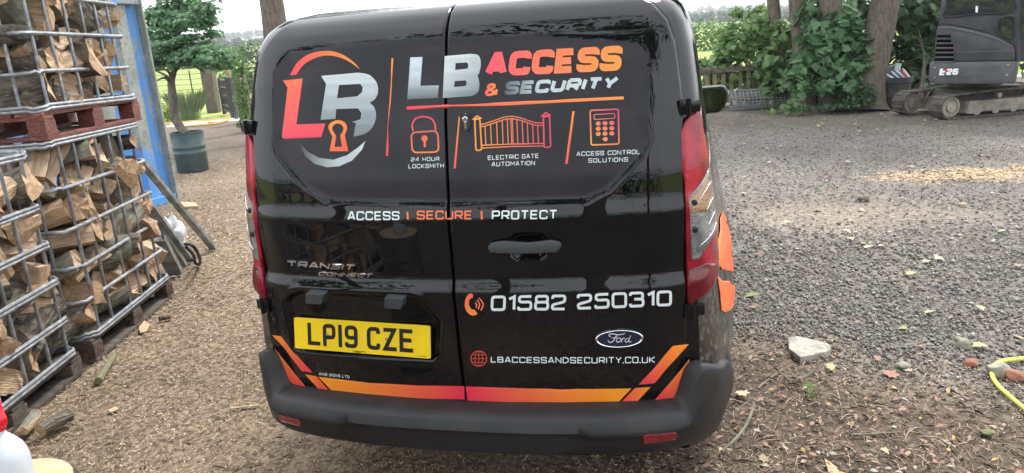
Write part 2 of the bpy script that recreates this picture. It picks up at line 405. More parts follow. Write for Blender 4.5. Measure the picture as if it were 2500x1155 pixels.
# ---- rear doors
def zbot(x): return .583 + .095*np.clip((np.abs(x)-.575)/.125, 0, 1)**2.4
def xd(z): return np.interp(z, [.5, 1.45, 1.65, 1.72, 1.77, 1.815], [.704, .698, .674, .652, .612, .545])
def make_door(sx):
    a = np.unique(np.concatenate([np.linspace(0, 1, 118), np.linspace(0, .03, 9), np.linspace(.965, 1, 12)]))
    b = np.unique(np.concatenate([np.linspace(0, 1, 205), np.linspace(0, .02, 8), np.linspace(.98, 1, 8)]))
    Z0 = .583 + b*(1.815-.583)
    X = .0028 + (xd(Z0)[:, None]-.0028)*a[None]
    zb = zbot(X); Z = zb + b[:, None]*(1.815-zb)
    Xs = X*sx; Y = Yd(Xs, Z)
    d = np.minimum(np.minimum(X-.0028, (xd(Z)-X)), np.minimum(Z-zb, 1.815-Z)); d = np.maximum(d, 0)
    r = .010; dd = np.clip(r-d, 0, r); Y = Y + (r-np.sqrt(r*r-dd*dd+1e-12))*.8
    n, k = X.shape; V = np.stack([Xs, Y, Z], -1).reshape(-1, 3); F = []
    s = sdf(win, Xs, Z); mi = []
    for i in range(n-1):
        for j in range(k-1):
            q = (i*k+j, i*k+j+1, (i+1)*k+j+1, (i+1)*k+j)
            F.append(q if sx > 0 else q[::-1]); mi.append(1 if s[i, j] < -.010 else 0)
    ring = [j for j in range(k)] + [i*k+k-1 for i in range(1, n)] + [(n-1)*k+j for j in range(k-2, -1, -1)] + [i*k for i in range(n-2, 0, -1)]
    bse = len(V); V = np.concatenate([V, V[ring]+np.array([0, .03, 0])])
    for i in range(len(ring)):
        j = (i+1) % len(ring); q = (ring[j], ring[i], bse+i, bse+j); F.append(q if sx > 0 else q[::-1]); mi.append(2)
    o = link('rear_door', V, F, [M['paint'], M['film'], M['gap']], van, False, mi=mi); soft(o, 50)
    return o
dR = make_door(1); dL = make_door(-1)
dL['label'] = 'left rear door carrying the number plate'; dR['label'] = 'right rear door with the pull handle and telephone number'

# ---- printed vinyl: strokes and shapes drawn on the door surface
PINK, ORNG, SILV, DSIL, WHT = rgb(232, 66, 84), rgb(238, 146, 62), rgb(188, 200, 204), rgb(88, 98, 104), rgb(214, 224, 226)
def lerp(a, b, t):
    t = np.clip(np.asarray(t, float), 0, 1)[..., None]; return np.asarray(a)*(1-t)+np.asarray(b)*t
def flat(c): return lambda P: np.repeat(np.array([c]), len(P), 0)
def gx(c0, c1, x0, x1): return lambda P: lerp(c0, c1, (P[:, 0]-x0)/(x1-x0))
def gy(c0, c1, y0, y1): return lambda P: lerp(c0, c1, (P[:, 1]-y0)/(y1-y0))
def gd(c0, c1, p0, p1):
    d = np.subtract(p1, p0); return lambda P: lerp(c0, c1, ((P-np.array(p0))@d)/(d@d))
def brushed(f):
    def g(P):
        c = f(P); n = np.random.default_rng(3).random(4000); k = np.clip((P[:, 1]*1.4).astype(int), 0, 3999)
        return c*(.88+.24*n[k])[:, None]
    return g
class Art:
    """collects flat shapes in photograph coordinates, then lays them on the doors"""
    def __init__(s): s.P = []; s.F = []; s.C = []; s.L = []; s.n = 0
    def add(s, P, F, col):
        P = np.asarray(P, float); b = sum(len(q) for q in s.P); s.P.append(P); s.C.append(col(P))
        s.L.append(np.full(len(P), .0012+.00009*(s.n % 12))); s.n += 1
        s.F += [tuple(b+i for i in f) for f in F]
    def poly(s, pts, col, holes=(), step=9):
        V = [Vector(p) for p in pts]; E = [(i, (i+1) % len(pts)) for i in range(len(pts))]
        for h in holes:
            b = len(V); V += [Vector(p) for p in h]; E += [(b+i, b+(i+1) % len(h)) for i in range(len(h))]
        A = np.array(pts); lo, hi = A.min(0), A.max(0)
        for y in np.arange(lo[1]+step*.5, hi[1], step):
            for x in np.arange(lo[0]+step*.5, hi[0], step): V.append(Vector((x+.01, y+.013)))
        r = delaunay_2d_cdt(V, E, [], 1, 1e-4); T = [tuple(f) for f in r[2]]
        if holes:
            cx = np.array([sum(r[0][i].x for i in f)/3 for f in T]); cy = np.array([sum(r[0][i].y for i in f)/3 for f in T]); bad = np.zeros(len(T), bool)
            for h in holes: bad |= sdf(h, cx, cy) < 0
            T = [f for f, q in zip(T, bad) if not q]
        s.add([(v.x, v.y) for v in r[0]], T, col)
    def line(s, pts, w, col, closed=False, maxlen=9):
        P = [np.array(p, float) for p in pts]
        if closed: P.append(P[0])
        Q = [P[0]]
        for a, b in zip(P, P[1:]):
            n = max(1, int(np.hypot(*(b-a))/maxlen)); Q += [a+(b-a)*i/n for i in range(1, n+1)]
        Q = np.array(Q); k = len(Q)
        if k < 2: return
        if closed: Q = Q[:-1]; k -= 1
        nx = np.roll(Q, -1, 0); pv = np.roll(Q, 1, 0)
        if not closed: nx[-1] = Q[-1]*2-Q[-2]; pv[0] = Q[0]*2-Q[1]
        t0 = Q-pv; t1 = nx-Q; t0 /= np.maximum(np.linalg.norm(t0, axis=1)[:, None], 1e-9); t1 /= np.maximum(np.linalg.norm(t1, axis=1)[:, None], 1e-9)
        n0 = np.stack([-t0[:, 1], t0[:, 0]], 1); n1 = np.stack([-t1[:, 1], t1[:, 0]], 1)
        mtr = n0+n1; mtr /= np.maximum(np.linalg.norm(mtr, axis=1)[:, None], 1e-9)
        c = np.maximum((mtr*n0).sum(1), .45)[:, None]; ww = np.asarray(w, float)*np.ones(k)
        off = mtr/c*(ww[:, None]/2)
        V = np.concatenate([Q-off, Q+off]); F = [(i, (i+1) % k, k+(i+1) % k, k+i) for i in range(k if closed else k-1)]
        s.add(V, F, col)
    def disc(s, c, rx, ry, col, n=18):
        s.poly([(c[0]+rx*math.cos(2*math.pi*i/n), c[1]+ry*math.sin(2*math.pi*i/n)) for i in range(n)], col, step=30)
    def lay(s, name, parent, mt=None, seam=False, surf=None, label=None):
        P = np.concatenate(s.P); C = np.concatenate(s.C); L = np.concatenate(s.L)
        V = (surf or hit)(P[:, 0], P[:, 1], L); F = []
        keep = {1: [], -1: []}
        for f in s.F:
            cx = sum(V[i, 0] for i in f)/len(f)
            a = [V[i] for i in f[:3]]; nrm = np.cross(a[1]-a[0], a[2]-a[0])
            if nrm[1] > 0: f = f[::-1]
            if seam and abs(cx) < .0035: continue
            keep[1 if cx > 0 else -1].append(f)
        outs = []
        jobs = [(keep[1], dR), (keep[-1], dL)] if parent is None else [(keep[1]+keep[-1], parent)]
        for fs, par in jobs:
            if not fs: continue
            u = sorted({i for f in fs for i in f}); ix = {v: i for i, v in enumerate(u)}
            o = link(name, V[u], [tuple(ix[i] for i in f) for f in fs], mt or M['vinyl'], par, False, C[u])
            if label: o['label'] = label
            outs.append(o)
        return outs

def rnd(pts, r, closed=False, n=3):
    """round the corners of a polyline"""
    pts = list(pts)
    if closed and len(pts) > 2 and tuple(pts[0]) == tuple(pts[-1]): pts = pts[:-1]
    out = []; k = len(pts)
    for i, p in enumerate(pts):
        p = np.array(p, float)
        if (i in (0, k-1) and not closed) or r <= 0: out.append(p); continue
        a, b = np.array(pts[i-1], float)-p, np.array(pts[(i+1) % k], float)-p
        la, lb = np.hypot(*a), np.hypot(*b); q = min(r, la*.48, lb*.48)
        A, B = p+a/la*q, p+b/lb*q
        for j in range(n+1):
            t = j/n; out.append((1-t)**2*A+2*t*(1-t)*p+t*t*B)
    return out
# letter skeletons in a unit box: (width, [(points, closed, rounded)])
G = {
 'A': (1, [([(0, 0), (.42, 1), (.58, 1), (1, 0)], 0, 0), ([(.2, .28), (.8, .28)], 0, 0)]),
 'B': (1, [([(0, 0), (0, 1)], 0, 0), ([(0, 1), (.94, 1), (.94, .52), (.02, .52)], 0, 1), ([(.6, .52), (1, .52), (1, 0), (0, 0)], 0, 1)]),
 'C': (1, [([(1, .74), (1, 1), (0, 1), (0, 0), (1, 0), (1, .26)], 0, 1)]),
 'D': (1, [([(0, 0), (0, 1)], 0, 0), ([(0, 1), (.5, 1), (1, .78), (1, .22), (.5, 0), (0, 0)], 0, 1)]),
 'E': (.92, [([(1, 1), (0, 1), (0, 0), (1, 0)], 0, 0), ([(.02, .5), (.9, .5)], 0, 0)]),
 'F': (.9, [([(1, 1), (0, 1), (0, 0)], 0, 0), ([(.02, .48), (.85, .48)], 0, 0)]),
 'G': (1, [([(1, .76), (1, 1), (0, 1), (0, 0), (1, 0), (1, .5), (.5, .5)], 0, 1)]),
 'H': (1, [([(0, 0), (0, 1)], 0, 0), ([(1, 0), (1, 1)], 0, 0), ([(.02, .5), (.98, .5)], 0, 0)]),
 'I': (0, [([(0, 0), (0, 1)], 0, 0)]),
 'K': (1, [([(0, 0), (0, 1)], 0, 0), ([(.98, 1), (.1, .5), (1, 0)], 0, 0)]),
 'L': (.86, [([(0, 1), (0, 0), (1, 0)], 0, 0)]),
 'M': (1.15, [([(0, 0), (0, 1), (.5, .35), (1, 1), (1, 0)], 0, 0)]),
 'N': (1, [([(0, 0), (0, 1), (1, 0), (1, 1)], 0, 0)]),
 'O': (1, [([(0, 0), (0, 1), (1, 1), (1, 0)], 1, 1)]),
 'P': (1, [([(0, 0), (0, 1)], 0, 0), ([(0, 1), (1, 1), (1, .42), (.02, .42)], 0, 1)]),
 'R': (1, [([(0, 0), (0, 1)], 0, 0), ([(0, 1), (1, 1), (1, .42), (.02, .42)], 0, 1), ([(.5, .42), (1, 0)], 0, 0)]),
 'S': (1, [([(1, .76), (1, 1), (0, 1), (0, .52), (1, .48), (1, 0), (0, 0), (0, .24)], 0, 1)]),
 'T': (1, [([(0, 1), (1, 1)], 0, 0), ([(.5, .98), (.5, 0)], 0, 0)]),
 'U': (1, [([(0, 1), (0, 0), (1, 0), (1, 1)], 0, 1)]),
 'X': (1, [([(0, 0), (1, 1)], 0, 0), ([(0, 1), (1, 0)], 0, 0)]),
 'Y': (1, [([(0, 1), (.5, .45), (1, 1)], 0, 0), ([(.5, .47), (.5, 0)], 0, 0)]),
 'Z': (.9, [([(0, 1), (1, 1), (0, 0), (1, 0)], 0, 0)]),
 '0': (1, [([(0, 0), (0, 1), (1, 1), (1, 0)], 1, 1)]),
 '1': (.42, [([(0, .82), (1, 1), (1, 0)], 0, 0)]),
 '2': (1, [([(0, .78), (0, 1), (1, 1), (1, .55), (0, .32), (0, 0), (1, 0)], 0, 1)]),
 '3': (1, [([(0, .8), (0, 1), (.96, 1), (.96, .53), (.3, .53)], 0, 1), ([(.5, .52), (1, .52), (1, 0), (0, 0), (0, .2)], 0, 1)]),
 '4': (1, [([(.8, 0), (.8, 1), (.66, 1), (0, .28), (1, .28)], 0, 0)]),
 '5': (1, [([(1, 1), (.04, 1), (.04, .57), (1, .57), (1, 0), (0, 0), (0, .2)], 0, 1)]),
 '6': (1, [([(.95, .8), (.95, 1), (0, 1), (0, 0), (1, 0), (1, .56), (.04, .56)], 0, 1)]),
 '8': (1, [([(.04, .54), (.04, 1), (.96, 1), (.96, .54)], 1, 1), ([(0, .54), (1, .54), (1, 0), (0, 0)], 1, 1)]),
 '9': (1, [([(1, .45), (0, .45), (0, 1), (1, 1), (1, 0), (0, 0), (0, .2)], 0, 1)]),
 '&': (1, [([(1, 0), (.12, .72), (.2, 1), (.68, 1), (.72, .72), (0, .36), (.08, 0), (.62, 0), (1, .46)], 0, 1)]),
 '.': (0, [([(0, -.001), (0, .02)], 0, 0)]),
}
def text(art, s, bl, br, tr, tl, col, sw=.14, gw=.92, gap=.2, slant=0., r=.2, space=.7, sag=0.):
    """sw stroke weight, gw glyph width, gap between glyphs: all in cap heights"""
    x = 0; runs = []
    for ch in s:
        if ch == ' ': x += space; continue
        w, st = G[ch]; gwid = w*(gw-sw)
        runs.append((x+sw/2, gwid, st, ch)); x += gwid+sw+gap
    tot = x-gap; bl, br, tr, tl = map(np.array, (bl, br, tr, tl))
    hpx = (np.hypot(*(tl-bl))+np.hypot(*(tr-br)))/2
    kx = (np.hypot(*(br-bl))+np.hypot(*(tr-tl)))/2/tot
    def mp(p):
        u = (p[0]+slant*(p[1]-.5)*0)/tot; v = p[1]
        q = (1-u)*(1-v)*bl+u*(1-v)*br+u*v*tr+(1-u)*v*tl
        return q+np.array([0, sag*4*u*(1-u)])
    for x0, gwid, st, ch in runs:
        for pts, closed, rd in st:
            pp = [(x0+px*gwid, sw/2+py*(1-sw)) for px, py in pts]
            if ch == '.': pp = [(x0, 0), (x0, sw*1.1)]
            if rd: pp = rnd(pp, r, closed)
            art.line([mp(q) for q in pp], sw*hpx if ch != '.' else sw*hpx*1.3, col, closed, maxlen=12)

Z4 = lambda P: zoomed(600, 0, .38085, P)
Z5 = lambda P: zoomed(1000, 0, .38967, P)
ZA = lambda P: zoomed(600, 450, .30303, P)
ZB = lambda P: zoomed(600, 750, .35067, P)
ZC = lambda P: zoomed(1100, 450, .34626, P)
ZD = lambda P: zoomed(1100, 750, .35063, P)
sm = lambda P, n=5: [tuple(q) for q in spline(P, n)]

# round emblem on the left door
a = Art()
a.poly(sm(Z4([(283, 483), (330, 402), (410, 345), (520, 326), (610, 345), (685, 392), (733, 445)])) + sm(Z4([(733, 445), (650, 388), (560, 359), (480, 362), (400, 395), (352, 438), (325, 480)])), gd(PINK, ORNG, (708, 180), (880, 130)))
a.poly(Z4([(238, 515), (365, 503), (325, 798), (510, 792), (485, 880), (250, 890), (236, 884), (232, 868), (268, 562)]), gd(rgb(240, 110, 80), rgb(236, 70, 92), (720, 195), (735, 340)))
a.poly(Z4([(345, 920), (400, 975), (470, 1012), (560, 1024), (650, 995), (720, 945), (768, 903)]) + Z4([(745, 960), (680, 1030), (600, 1066), (520, 1072), (440, 1050), (380, 1000)]), brushed(gx(rgb(30, 32, 34), SILV, 725, 830)))
a.poly(Z4([(483, 487), (720, 466)]) + sm(Z4([(720, 466), (790, 480), (838, 528), (848, 590), (828, 635), (793, 658)]))[1:] + sm(Z4([(793, 658), (824, 688), (835, 745), (815, 812), (765, 858), (690, 876)]))[1:] + Z4([(706, 788), (680, 783), (735, 765), (742, 725), (720, 695), (580, 700), (575, 762), (480, 768), (515, 537)]),
       brushed(gy(rgb(192, 202, 205), rgb(120, 130, 136), 180, 330)), holes=[Z4([(598, 545), (735, 538), (750, 560), (745, 590), (715, 618), (585, 630)])])
a.poly(sm(Z4([(555, 875), (530, 820), (545, 787), (590, 770), (635, 785), (650, 822), (635, 868)])) + Z4([(658, 970), (537, 970)]), gd(ORNG, rgb(238, 92, 70), (800, 300), (845, 365)),
       holes=[sm(Z4([(580, 870), (555, 828), (565, 802), (590, 792), (615, 802), (626, 830), (605, 868)])) + Z4([(617, 940), (570, 942)])])
a.lay('monogram_emblem', dL)
# divider and underline
a = Art(); a.poly(Z4([(935, 373), (946, 373), (913, 1000), (898, 1000)]), gy(ORNG, PINK, 142, 380)); a.lay('divider_line', dL)
a = Art(); a.poly([(993, 260), (1250, 248.5), (1523, 235.4), (1523, 242.6), (1250, 257), (993, 267.8)], gx(PINK, ORNG, 993, 1523)); a.lay('underline', None, seam=True)
# company name
a = Art()
a.poly(Z4([(1055, 368), (1133, 365), (1120, 550), (1238, 547), (1230, 628), (1035, 637)]), brushed(gd(SILV, rgb(72, 78, 82), (1010, 190), (1012, 250))))
a.lay('company_lettering', dL)
a = Art()
a.poly(Z4([(1275, 360), (1440, 345)]) + sm(Z4([(1440, 345), (1492, 356), (1507, 412), (1496, 470), (1488, 485), (1498, 540), (1486, 595), (1440, 617)]))[1:] + Z4([(1262, 629)]), brushed(gd(rgb(205, 212, 214), rgb(120, 130, 136), (1085, 150), (1140, 245))),
       holes=[Z4([(1345, 405), (1420, 400), (1427, 420), (1421, 440), (1342, 449)]), Z4([(1340, 521), (1410, 515), (1417, 534), (1408, 552), (1335, 558)])])
text(a, 'ACCESS', *Z5([(470, 482), (1322, 442), (1338, 284), (490, 330)]), gx(rgb(238, 80, 98), rgb(236, 150, 70), 1183, 1518), sw=.285, gw=.92, gap=.07, r=.2)
text(a, '&', *Z5([(467, 605), (556, 599), (560, 518), (478, 525)]), gx(rgb(238, 80, 98), ORNG, 1181, 1216), sw=.22, gw=1.05, gap=0)
text(a, 'SECURITY', *Z5([(592, 594), (1285, 558), (1318, 477), (606, 512)]), brushed(gx(DSIL, SILV, 1235, 1330)), sw=.27, gw=1.03, gap=.09, r=.2)
a.lay('company_lettering', dR)
# padlock
hg = gy(rgb(214, 70, 92), rgb(240, 130, 70), 285, 372)
a = Art(); a.line(rnd(Z4([(1060, 850), (1230, 838), (1238, 974), (1068, 979)]), 12, True), 4, hg, True); a.line(sm(Z4([(1072, 840), (1068, 800), (1088, 762), (1135, 748), (1188, 760), (1212, 795), (1216, 836)])), 4, hg)
a.disc(Z4([(1146, 888)])[0], 7.6, 8.2, hg); a.line(rnd(Z4([(1147, 895), (1148, 943)]), 0), 5.4, hg); a.lay('padlock_emblem', dL)
# slashes
a = Art(); a.poly(Z4([(1366, 742), (1373, 760), (1346, 1080), (1332, 1082)]), gy(ORNG, rgb(236, 84, 84), 285, 412)); a.lay('divider_line', dR)
a = Art(); a.poly(Z5([(1020, 697), (1034, 697), (990, 1027), (975, 1027)]), gy(ORNG, rgb(236, 84, 84), 272, 400)); a.lay('divider_line', dR)
# gate
g5 = gx(rgb(242, 158, 70), rgb(214, 66, 100), 1158, 1345); a = Art()
a.line(rnd(Z5([(408, 748), (440, 744), (452, 940), (416, 944)]), 5, True), 3.6, g5, True); a.line(Z5([(397, 748), (421, 727), (447, 740)]), 3.6, g5, True)
a.line(rnd(Z5([(838, 731), (877, 728), (884, 921), (843, 925)]), 5, True), 3.6, g5, True); a.line(Z5([(828, 728), (853, 706), (880, 721)]), 3.6, g5, True)
tl = Z5([(446, 780), (480, 772), (540, 752), (590, 735), (637, 728)]); tr = Z5([(637, 728), (690, 737), (740, 754), (790, 769), (835, 770)])
for dy in (0, 6): a.line([(x, y+dy) for x, y in sm(tl)], 2.6, g5); a.line([(x, y+dy) for x, y in sm(tr)], 2.6, g5)
for q in ([(452, 910), (640, 903)], [(452, 928), (642, 918)], [(640, 903), (840, 899)], [(642, 918), (842, 915)]): a.line(Z5(q), 2.8, g5)
tops = np.array(sm(tl)+sm(tr))
for x in (472, 507, 545, 580, 612, 634, 643, 672, 705, 737, 770, 802):
    px = 1000+x*.38967; y0 = np.interp(px, tops[:, 0], tops[:, 1])+6; a.line([(px, y0), (px+2.4, 352.5-(px-1175)*.012)], 2.4, g5)
a.lay('gate_emblem', dR)
# keypad
kx = gd(rgb(244, 160, 80), rgb(212, 66, 104), (1441, 350), (1512, 275)); a = Art()
a.line(rnd(Z5([(1131, 692), (1308, 684), (1312, 902), (1138, 909)]), 5, True), 3.6, kx, True); a.line(rnd(Z5([(1155, 718), (1285, 711), (1286, 741), (1157, 749)]), 3, True), 2.2, kx, True)
for i in range(3):
    for j in range(3): a.disc(Z5([(1182+42.5*i, 774-1.5*i+32.5*j)])[0], 6.2, 5.2, kx)
a.disc(Z5([(1226, 872)])[0], 6.4, 5.2, kx); a.lay('keypad_emblem', dR)
# captions
cw = flat(WHT); a = Art(); o = dict(sw=.15, gw=.98, gap=.26, r=.14)
text(a, '24 HOUR', *Z4([(1058, 1035), (1241, 1031), (1241, 1005), (1060, 1010)]), cw, **o)
text(a, 'LOCKSMITH', *Z4([(1043, 1080), (1270, 1075), (1270, 1048), (1043, 1053)]), cw, **o); a.lay('caption_lettering', dL)
a = Art(); text(a, 'ELECTRIC GATE', *Z5([(490, 1003), (808, 990), (808, 962), (490, 975)]), cw, **o); text(a, 'AUTOMATION', *Z5([(513, 1043), (785, 1035), (785, 1007), (515, 1015)]), cw, **o); a.lay('caption_lettering', dR)
a = Art(); text(a, 'ACCESS CONTROL', *Z5([(1045, 978), (1443, 965), (1443, 937), (1047, 951)]), cw, **o); text(a, 'SOLUTIONS', *Z5([(1120, 1020), (1368, 1012), (1368, 985), (1120, 993)]), cw, **o); a.lay('caption_lettering', dR)
# slogan
os_ = flat(rgb(240, 116, 70)); o = dict(sw=.165, gw=.95, gap=.18, r=.15); a = Art()
text(a, 'ACCESS', *ZA([(820, 290), (1238, 288), (1238, 217), (822, 218)]), cw, **o); a.lay('slogan_lettering', dL); a = Art(); a.line(ZA([(1303, 222), (1306, 283)]), 4.6, os_); a.lay('slogan_bar', dL); a = Art()
text(a, 'SECURE', *ZA([(1378, 284), (1823, 283), (1823, 212), (1378, 212)]), os_, **o); a.lay('slogan_lettering', None, seam=True); a = Art(); a.line(ZA([(1899, 215), (1902, 282)]), 4.6, os_); a.lay('slogan_bar', dR); a = Art()
text(a, 'PROTECT', *ZC([(290, 250), (751, 245), (753, 180), (292, 185)]), cw, **o); a.lay('slogan_lettering', dR)
# telephone
og = gy(rgb(242, 100, 80), rgb(244, 140, 70), 715, 770); a = Art()
a.poly(sm(ZC([(158, 785), (150, 771), (122, 780), (103, 818), (101, 862), (118, 902), (150, 925), (180, 921), (188, 908), (167, 884), (146, 878), (131, 852), (131, 826), (141, 806), (157, 800)])), og)
for q in ([(175, 835), (184, 852), (179, 870)], [(188, 816), (205, 848), (194, 882)], [(200, 800), (230, 845), (214, 890)]): a.line(sm(ZC(q)), 3., og)
a.lay('telephone_emblem', dR)
a = Art(); text(a, '01582', *ZC([(282, 894), (812, 888), (817, 777), (286, 786)]), cw, sw=.17, gw=.98, gap=.13, r=.16); a.lay('telephone_number', dR)
a = Art(); text(a, '250310', *ZC([(891, 885), (1560, 858), (1562, 747), (889, 774)]), cw, sw=.17, gw=.98, gap=.13, r=.16); a.lay('telephone_number', dR)
# web address
a = Art(); c = ZD([(197, 358)])[0]; gc = flat(rgb(224, 84, 68))
el = lambda rx, ry, n=28: [(c[0]+rx*math.cos(2*math.pi*i/n), c[1]+ry*math.sin(2*math.pi*i/n)) for i in range(n)]
a.line(el(19.5, 18.6), 1.6, gc, True); a.line(el(9.5, 18.4), 1.2, gc, True); a.line([(c[0], c[1]-18.5), (c[0], c[1]+18.5)], 1.2, gc)
for dy, hw in ((-9, 16.6), (0, 19.5), (9, 16.6)): a.line([(c[0]-hw, c[1]+dy), (c[0]+hw, c[1]+dy)], 1.2, gc)
a.lay('globe_emblem', dR)
a = Art(); text(a, 'LBACCESSANDSECURITY.CO.UK', *ZD([(280, 385), (1425, 389), (1425, 343), (280, 344)]), cw, sw=.155, gw=.92, gap=.17, r=.14, sag=1.6); a.lay('web_address', dR)
a = Art(); text(a, 'AXIS SIGNS LTD', *ZB([(508, 473), (721, 496), (722, 476), (510, 454)]), cw, sw=.15, gw=.95, gap=.26); a.lay('signwriter_lettering', dL)
# stripes
a = Art()
a.poly(ZB([(185, 195), (245, 203), (465, 455), (390, 445)]), gd(rgb(238, 130, 50), rgb(226, 60, 70), (680, 820), (750, 905)))
a.poly(ZB([(200, 284), (415, 552), (340, 541), (300, 512), (265, 450), (235, 385)]), gd(rgb(238, 130, 50), rgb(228, 66, 60), (680, 860), (735, 940)))
a.poly(ZB([(412, 468), (490, 480), (580, 580), (510, 573)]), gd(rgb(238, 130, 50), rgb(232, 76, 60), (755, 915), (795, 952)))
a.poly(ZB([(505, 485), (860, 527), (1200, 546), (1520, 550), (1525, 643), (1200, 637), (860, 612), (600, 583)]), gx(rgb(240, 150, 40), rgb(226, 50, 78), 790, 1132)); a.lay('stripe', dL)
a = Art()
a.poly(ZD([(105, 553), (560, 567), (1000, 570), (1260, 566), (1168, 662), (800, 668), (400, 661), (118, 650)]), gx(rgb(226, 50, 78), rgb(240, 150, 40), 1140, 1510))
a.poly(ZD([(1283, 563), (1393, 556), (1302, 655), (1190, 660)]), gx(rgb(228, 72, 66), rgb(240, 140, 50), 1520, 1585))
a.poly(ZD([(1547, 270), (1660, 257), (1420, 530), (1310, 540)]), gd(rgb(240, 140, 50), rgb(226, 60, 70), (1660, 845), (1575, 935)))
a.poly(ZD([(1665, 360), (1650, 470), (1630, 545), (1605, 598), (1570, 634), (1422, 647)]), gd(rgb(240, 140, 50), rgb(226, 60, 70), (1682, 880), (1605, 970))); a.lay('stripe', dR)

# chrome model lettering: raised
a = Art(); ch = flat((1, 1, 1))
text(a, 'TRANSIT', *ZA([(340, 660), (868, 691), (893, 645), (336, 612)]), ch, sw=.24, gw=1.75, gap=.28, r=.25)
text(a, 'CONNECT', *ZA([(590, 735), (1012, 750), (1032, 718), (596, 703)]), ch, sw=.24, gw=1.75, gap=.3, r=.25)
o = a.lay('model_lettering', dL, M['chrome'])[0]
md = o.modifiers.new('s', 'SOLIDIFY'); md.thickness = .004; md.offset = 1

# oval badge
bc = hit0([ZD([(1174, 214)])[0]])[0]
bc[1] = float(Yd(bc[0], bc[2]))
mb = MB(); n = 40; prof = [(1.0, .0), (1.0, -.006), (.97, -.010), (.93, -.010), (.90, -.006)]
ga = math.atan(2*.15*bc[0]); rb = Matrix.Rotation(ga, 3, 'Z')
def oval(r, y, q): return Vector(bc) + rb @ Vector((r*.0735*math.cos(q), y, r*.0285*math.sin(q)))
V = [oval(r, y, 2*math.pi*j/n) for r, y in prof for j in range(n)]; F = [(i*n+j, (i+1)*n+j, (i+1)*n+(j+1) % n, i*n+(j+1) % n) for i in range(len(prof)-1) for j in range(n)]
bd = link('oval_badge', V, F, M['chrome'], dR, True)
fc = link('badge_face', [oval(.93, -.0065+.0004, 2*math.pi*j/n) for j in range(n)], [tuple(range(n))], M['navy'], dR)
def bsurf(px, py, L):
    p = at_plane(px, py, np.array(bc)+np.array(rb @ Vector((0, -.0066, 0))), np.array(rb @ Vector((0, 1, 0)))); p[..., 1] -= L-.001; return p
a = Art(); wl = lambda k: np.interp(np.linspace(0, 1, k), [0, .5, 1], [1.5, 2.6, 1.5])
def scr(pts, w=2.4):
    P = sm(ZD(pts), 6); a.line(P, np.interp(np.linspace(0, 1, len(P)), [0, .4, 1], [w*.6, w, w*.7]), ch, maxlen=99)
scr([(1095, 232), (1110, 246), (1132, 236), (1146, 212), (1160, 190)], 2.6)
scr([(1118, 206), (1104, 200), (1108, 188), (1132, 186), (1165, 192), (1195, 188), (1214, 182)], 2.6)
scr([(1122, 216), (1145, 212), (1166, 208)], 1.8)
scr([(1172, 214), (1157, 222), (1155, 238), (1168, 243), (1181, 234), (1184, 218), (1172, 213)], 2.2); scr([(1184, 220), (1194, 221)], 1.4)
scr([(1198, 214), (1194, 230), (1188, 244)], 2.4); scr([(1194, 228), (1203, 216), (1214, 216)], 1.8)
scr([(1238, 218), (1224, 218), (1216, 232), (1222, 243), (1234, 238), (1242, 222)], 2.2); scr([(1256, 196), (1246, 216), (1240, 236), (1250, 242), (1258, 236)], 2.2)
o = a.lay('badge_lettering', dR, M['silver'], surf=bsurf)

# number plate
PC = np.array([-.372, -.004, .760]); pn = np.array([math.sin(.103), math.cos(.103), 0]); pn = np.array([.103, .99, -.16]); pn /= np.linalg.norm(pn)
cor = at_plane(np.array([717.5, 1050, 1051.3, 720.3]), np.array([774.5, 795.6, 875.2, 850]), PC, pn)
ex = (cor[1]-cor[0]); ez = (cor[0]-cor[3])
def pl(u, v, l=0.): return cor[3] + ex*u + ez*v - pn*l
rc = [pl(*q) for q in rnd([(0, 0), (1, 0), (1, 1), (0, 1)], .03, True)]
mb = MB(); mb.prism(rc, pn*.004); npl = mb.build('number_plate', M['plate'], dL)
class PA(Art): pass
def psurf(px, py, L): return np.array([pl(x/520, y/111, .0003+l*.3) for x, y, l in zip(px, py, L)])
a = Art(); ik = flat((.01, .01, .01))
gl = {'L': [([(7, 79), (7, 7), (50, 7)], 0, 0)], 'P': [([(7, 0), (7, 72), (43, 72), (43, 32), (10, 32)], 0, 12)], '1': [([(7, 0), (7, 79)], 0, 0)],
      '9': [([(43, 36), (7, 36), (7, 72), (43, 72)], 1, 14), ([(43, 56), (43, 7), (7, 7), (7, 20)], 0, 14)], 'C': [([(43, 56), (43, 72), (7, 72), (7, 7), (43, 7), (43, 23)], 0, 15)],
      'Z': [([(2, 72), (42, 72), (8, 7), (50, 7)], 0, 0)], 'E': [([(48, 72), (7, 72), (7, 7), (50, 7)], 0, 0), ([(8, 41), (44, 41)], 0, 0)]}
x = 54
for chh in 'LP19 CZE':
    if chh == ' ': x += 24; continue
    for pts, cl_, rr in gl[chh]:
        q = [(x+px, 16+py) for px, py in pts]
        if rr: q = rnd(q, rr, cl_, 4)
        a.line(q, 14, ik, cl_, maxlen=20)
    x += (14 if chh == '1' else 50)+11
a.line([(230, 6.5), (282, 6.5)], 2.2, ik); a.line([(240, 3.2), (262, 3.2)], 2, ik); a.line([(480, 7), (505, 7)], 1.6, ik)
a.lay('plate_characters', npl if False else dL, M['ink'], surf=psurf)
for sx_ in (134, 362):
    mb = MB(); p = pl(sx_/520, .52, .0022); mb.lathe([(.0045, 0), (.0045, .0012), (.002, .0018)], 12, p, rot=Matrix.Rotation(R(90), 3, 'X')); mb.build('plate_screw', M['chrome'], dL)
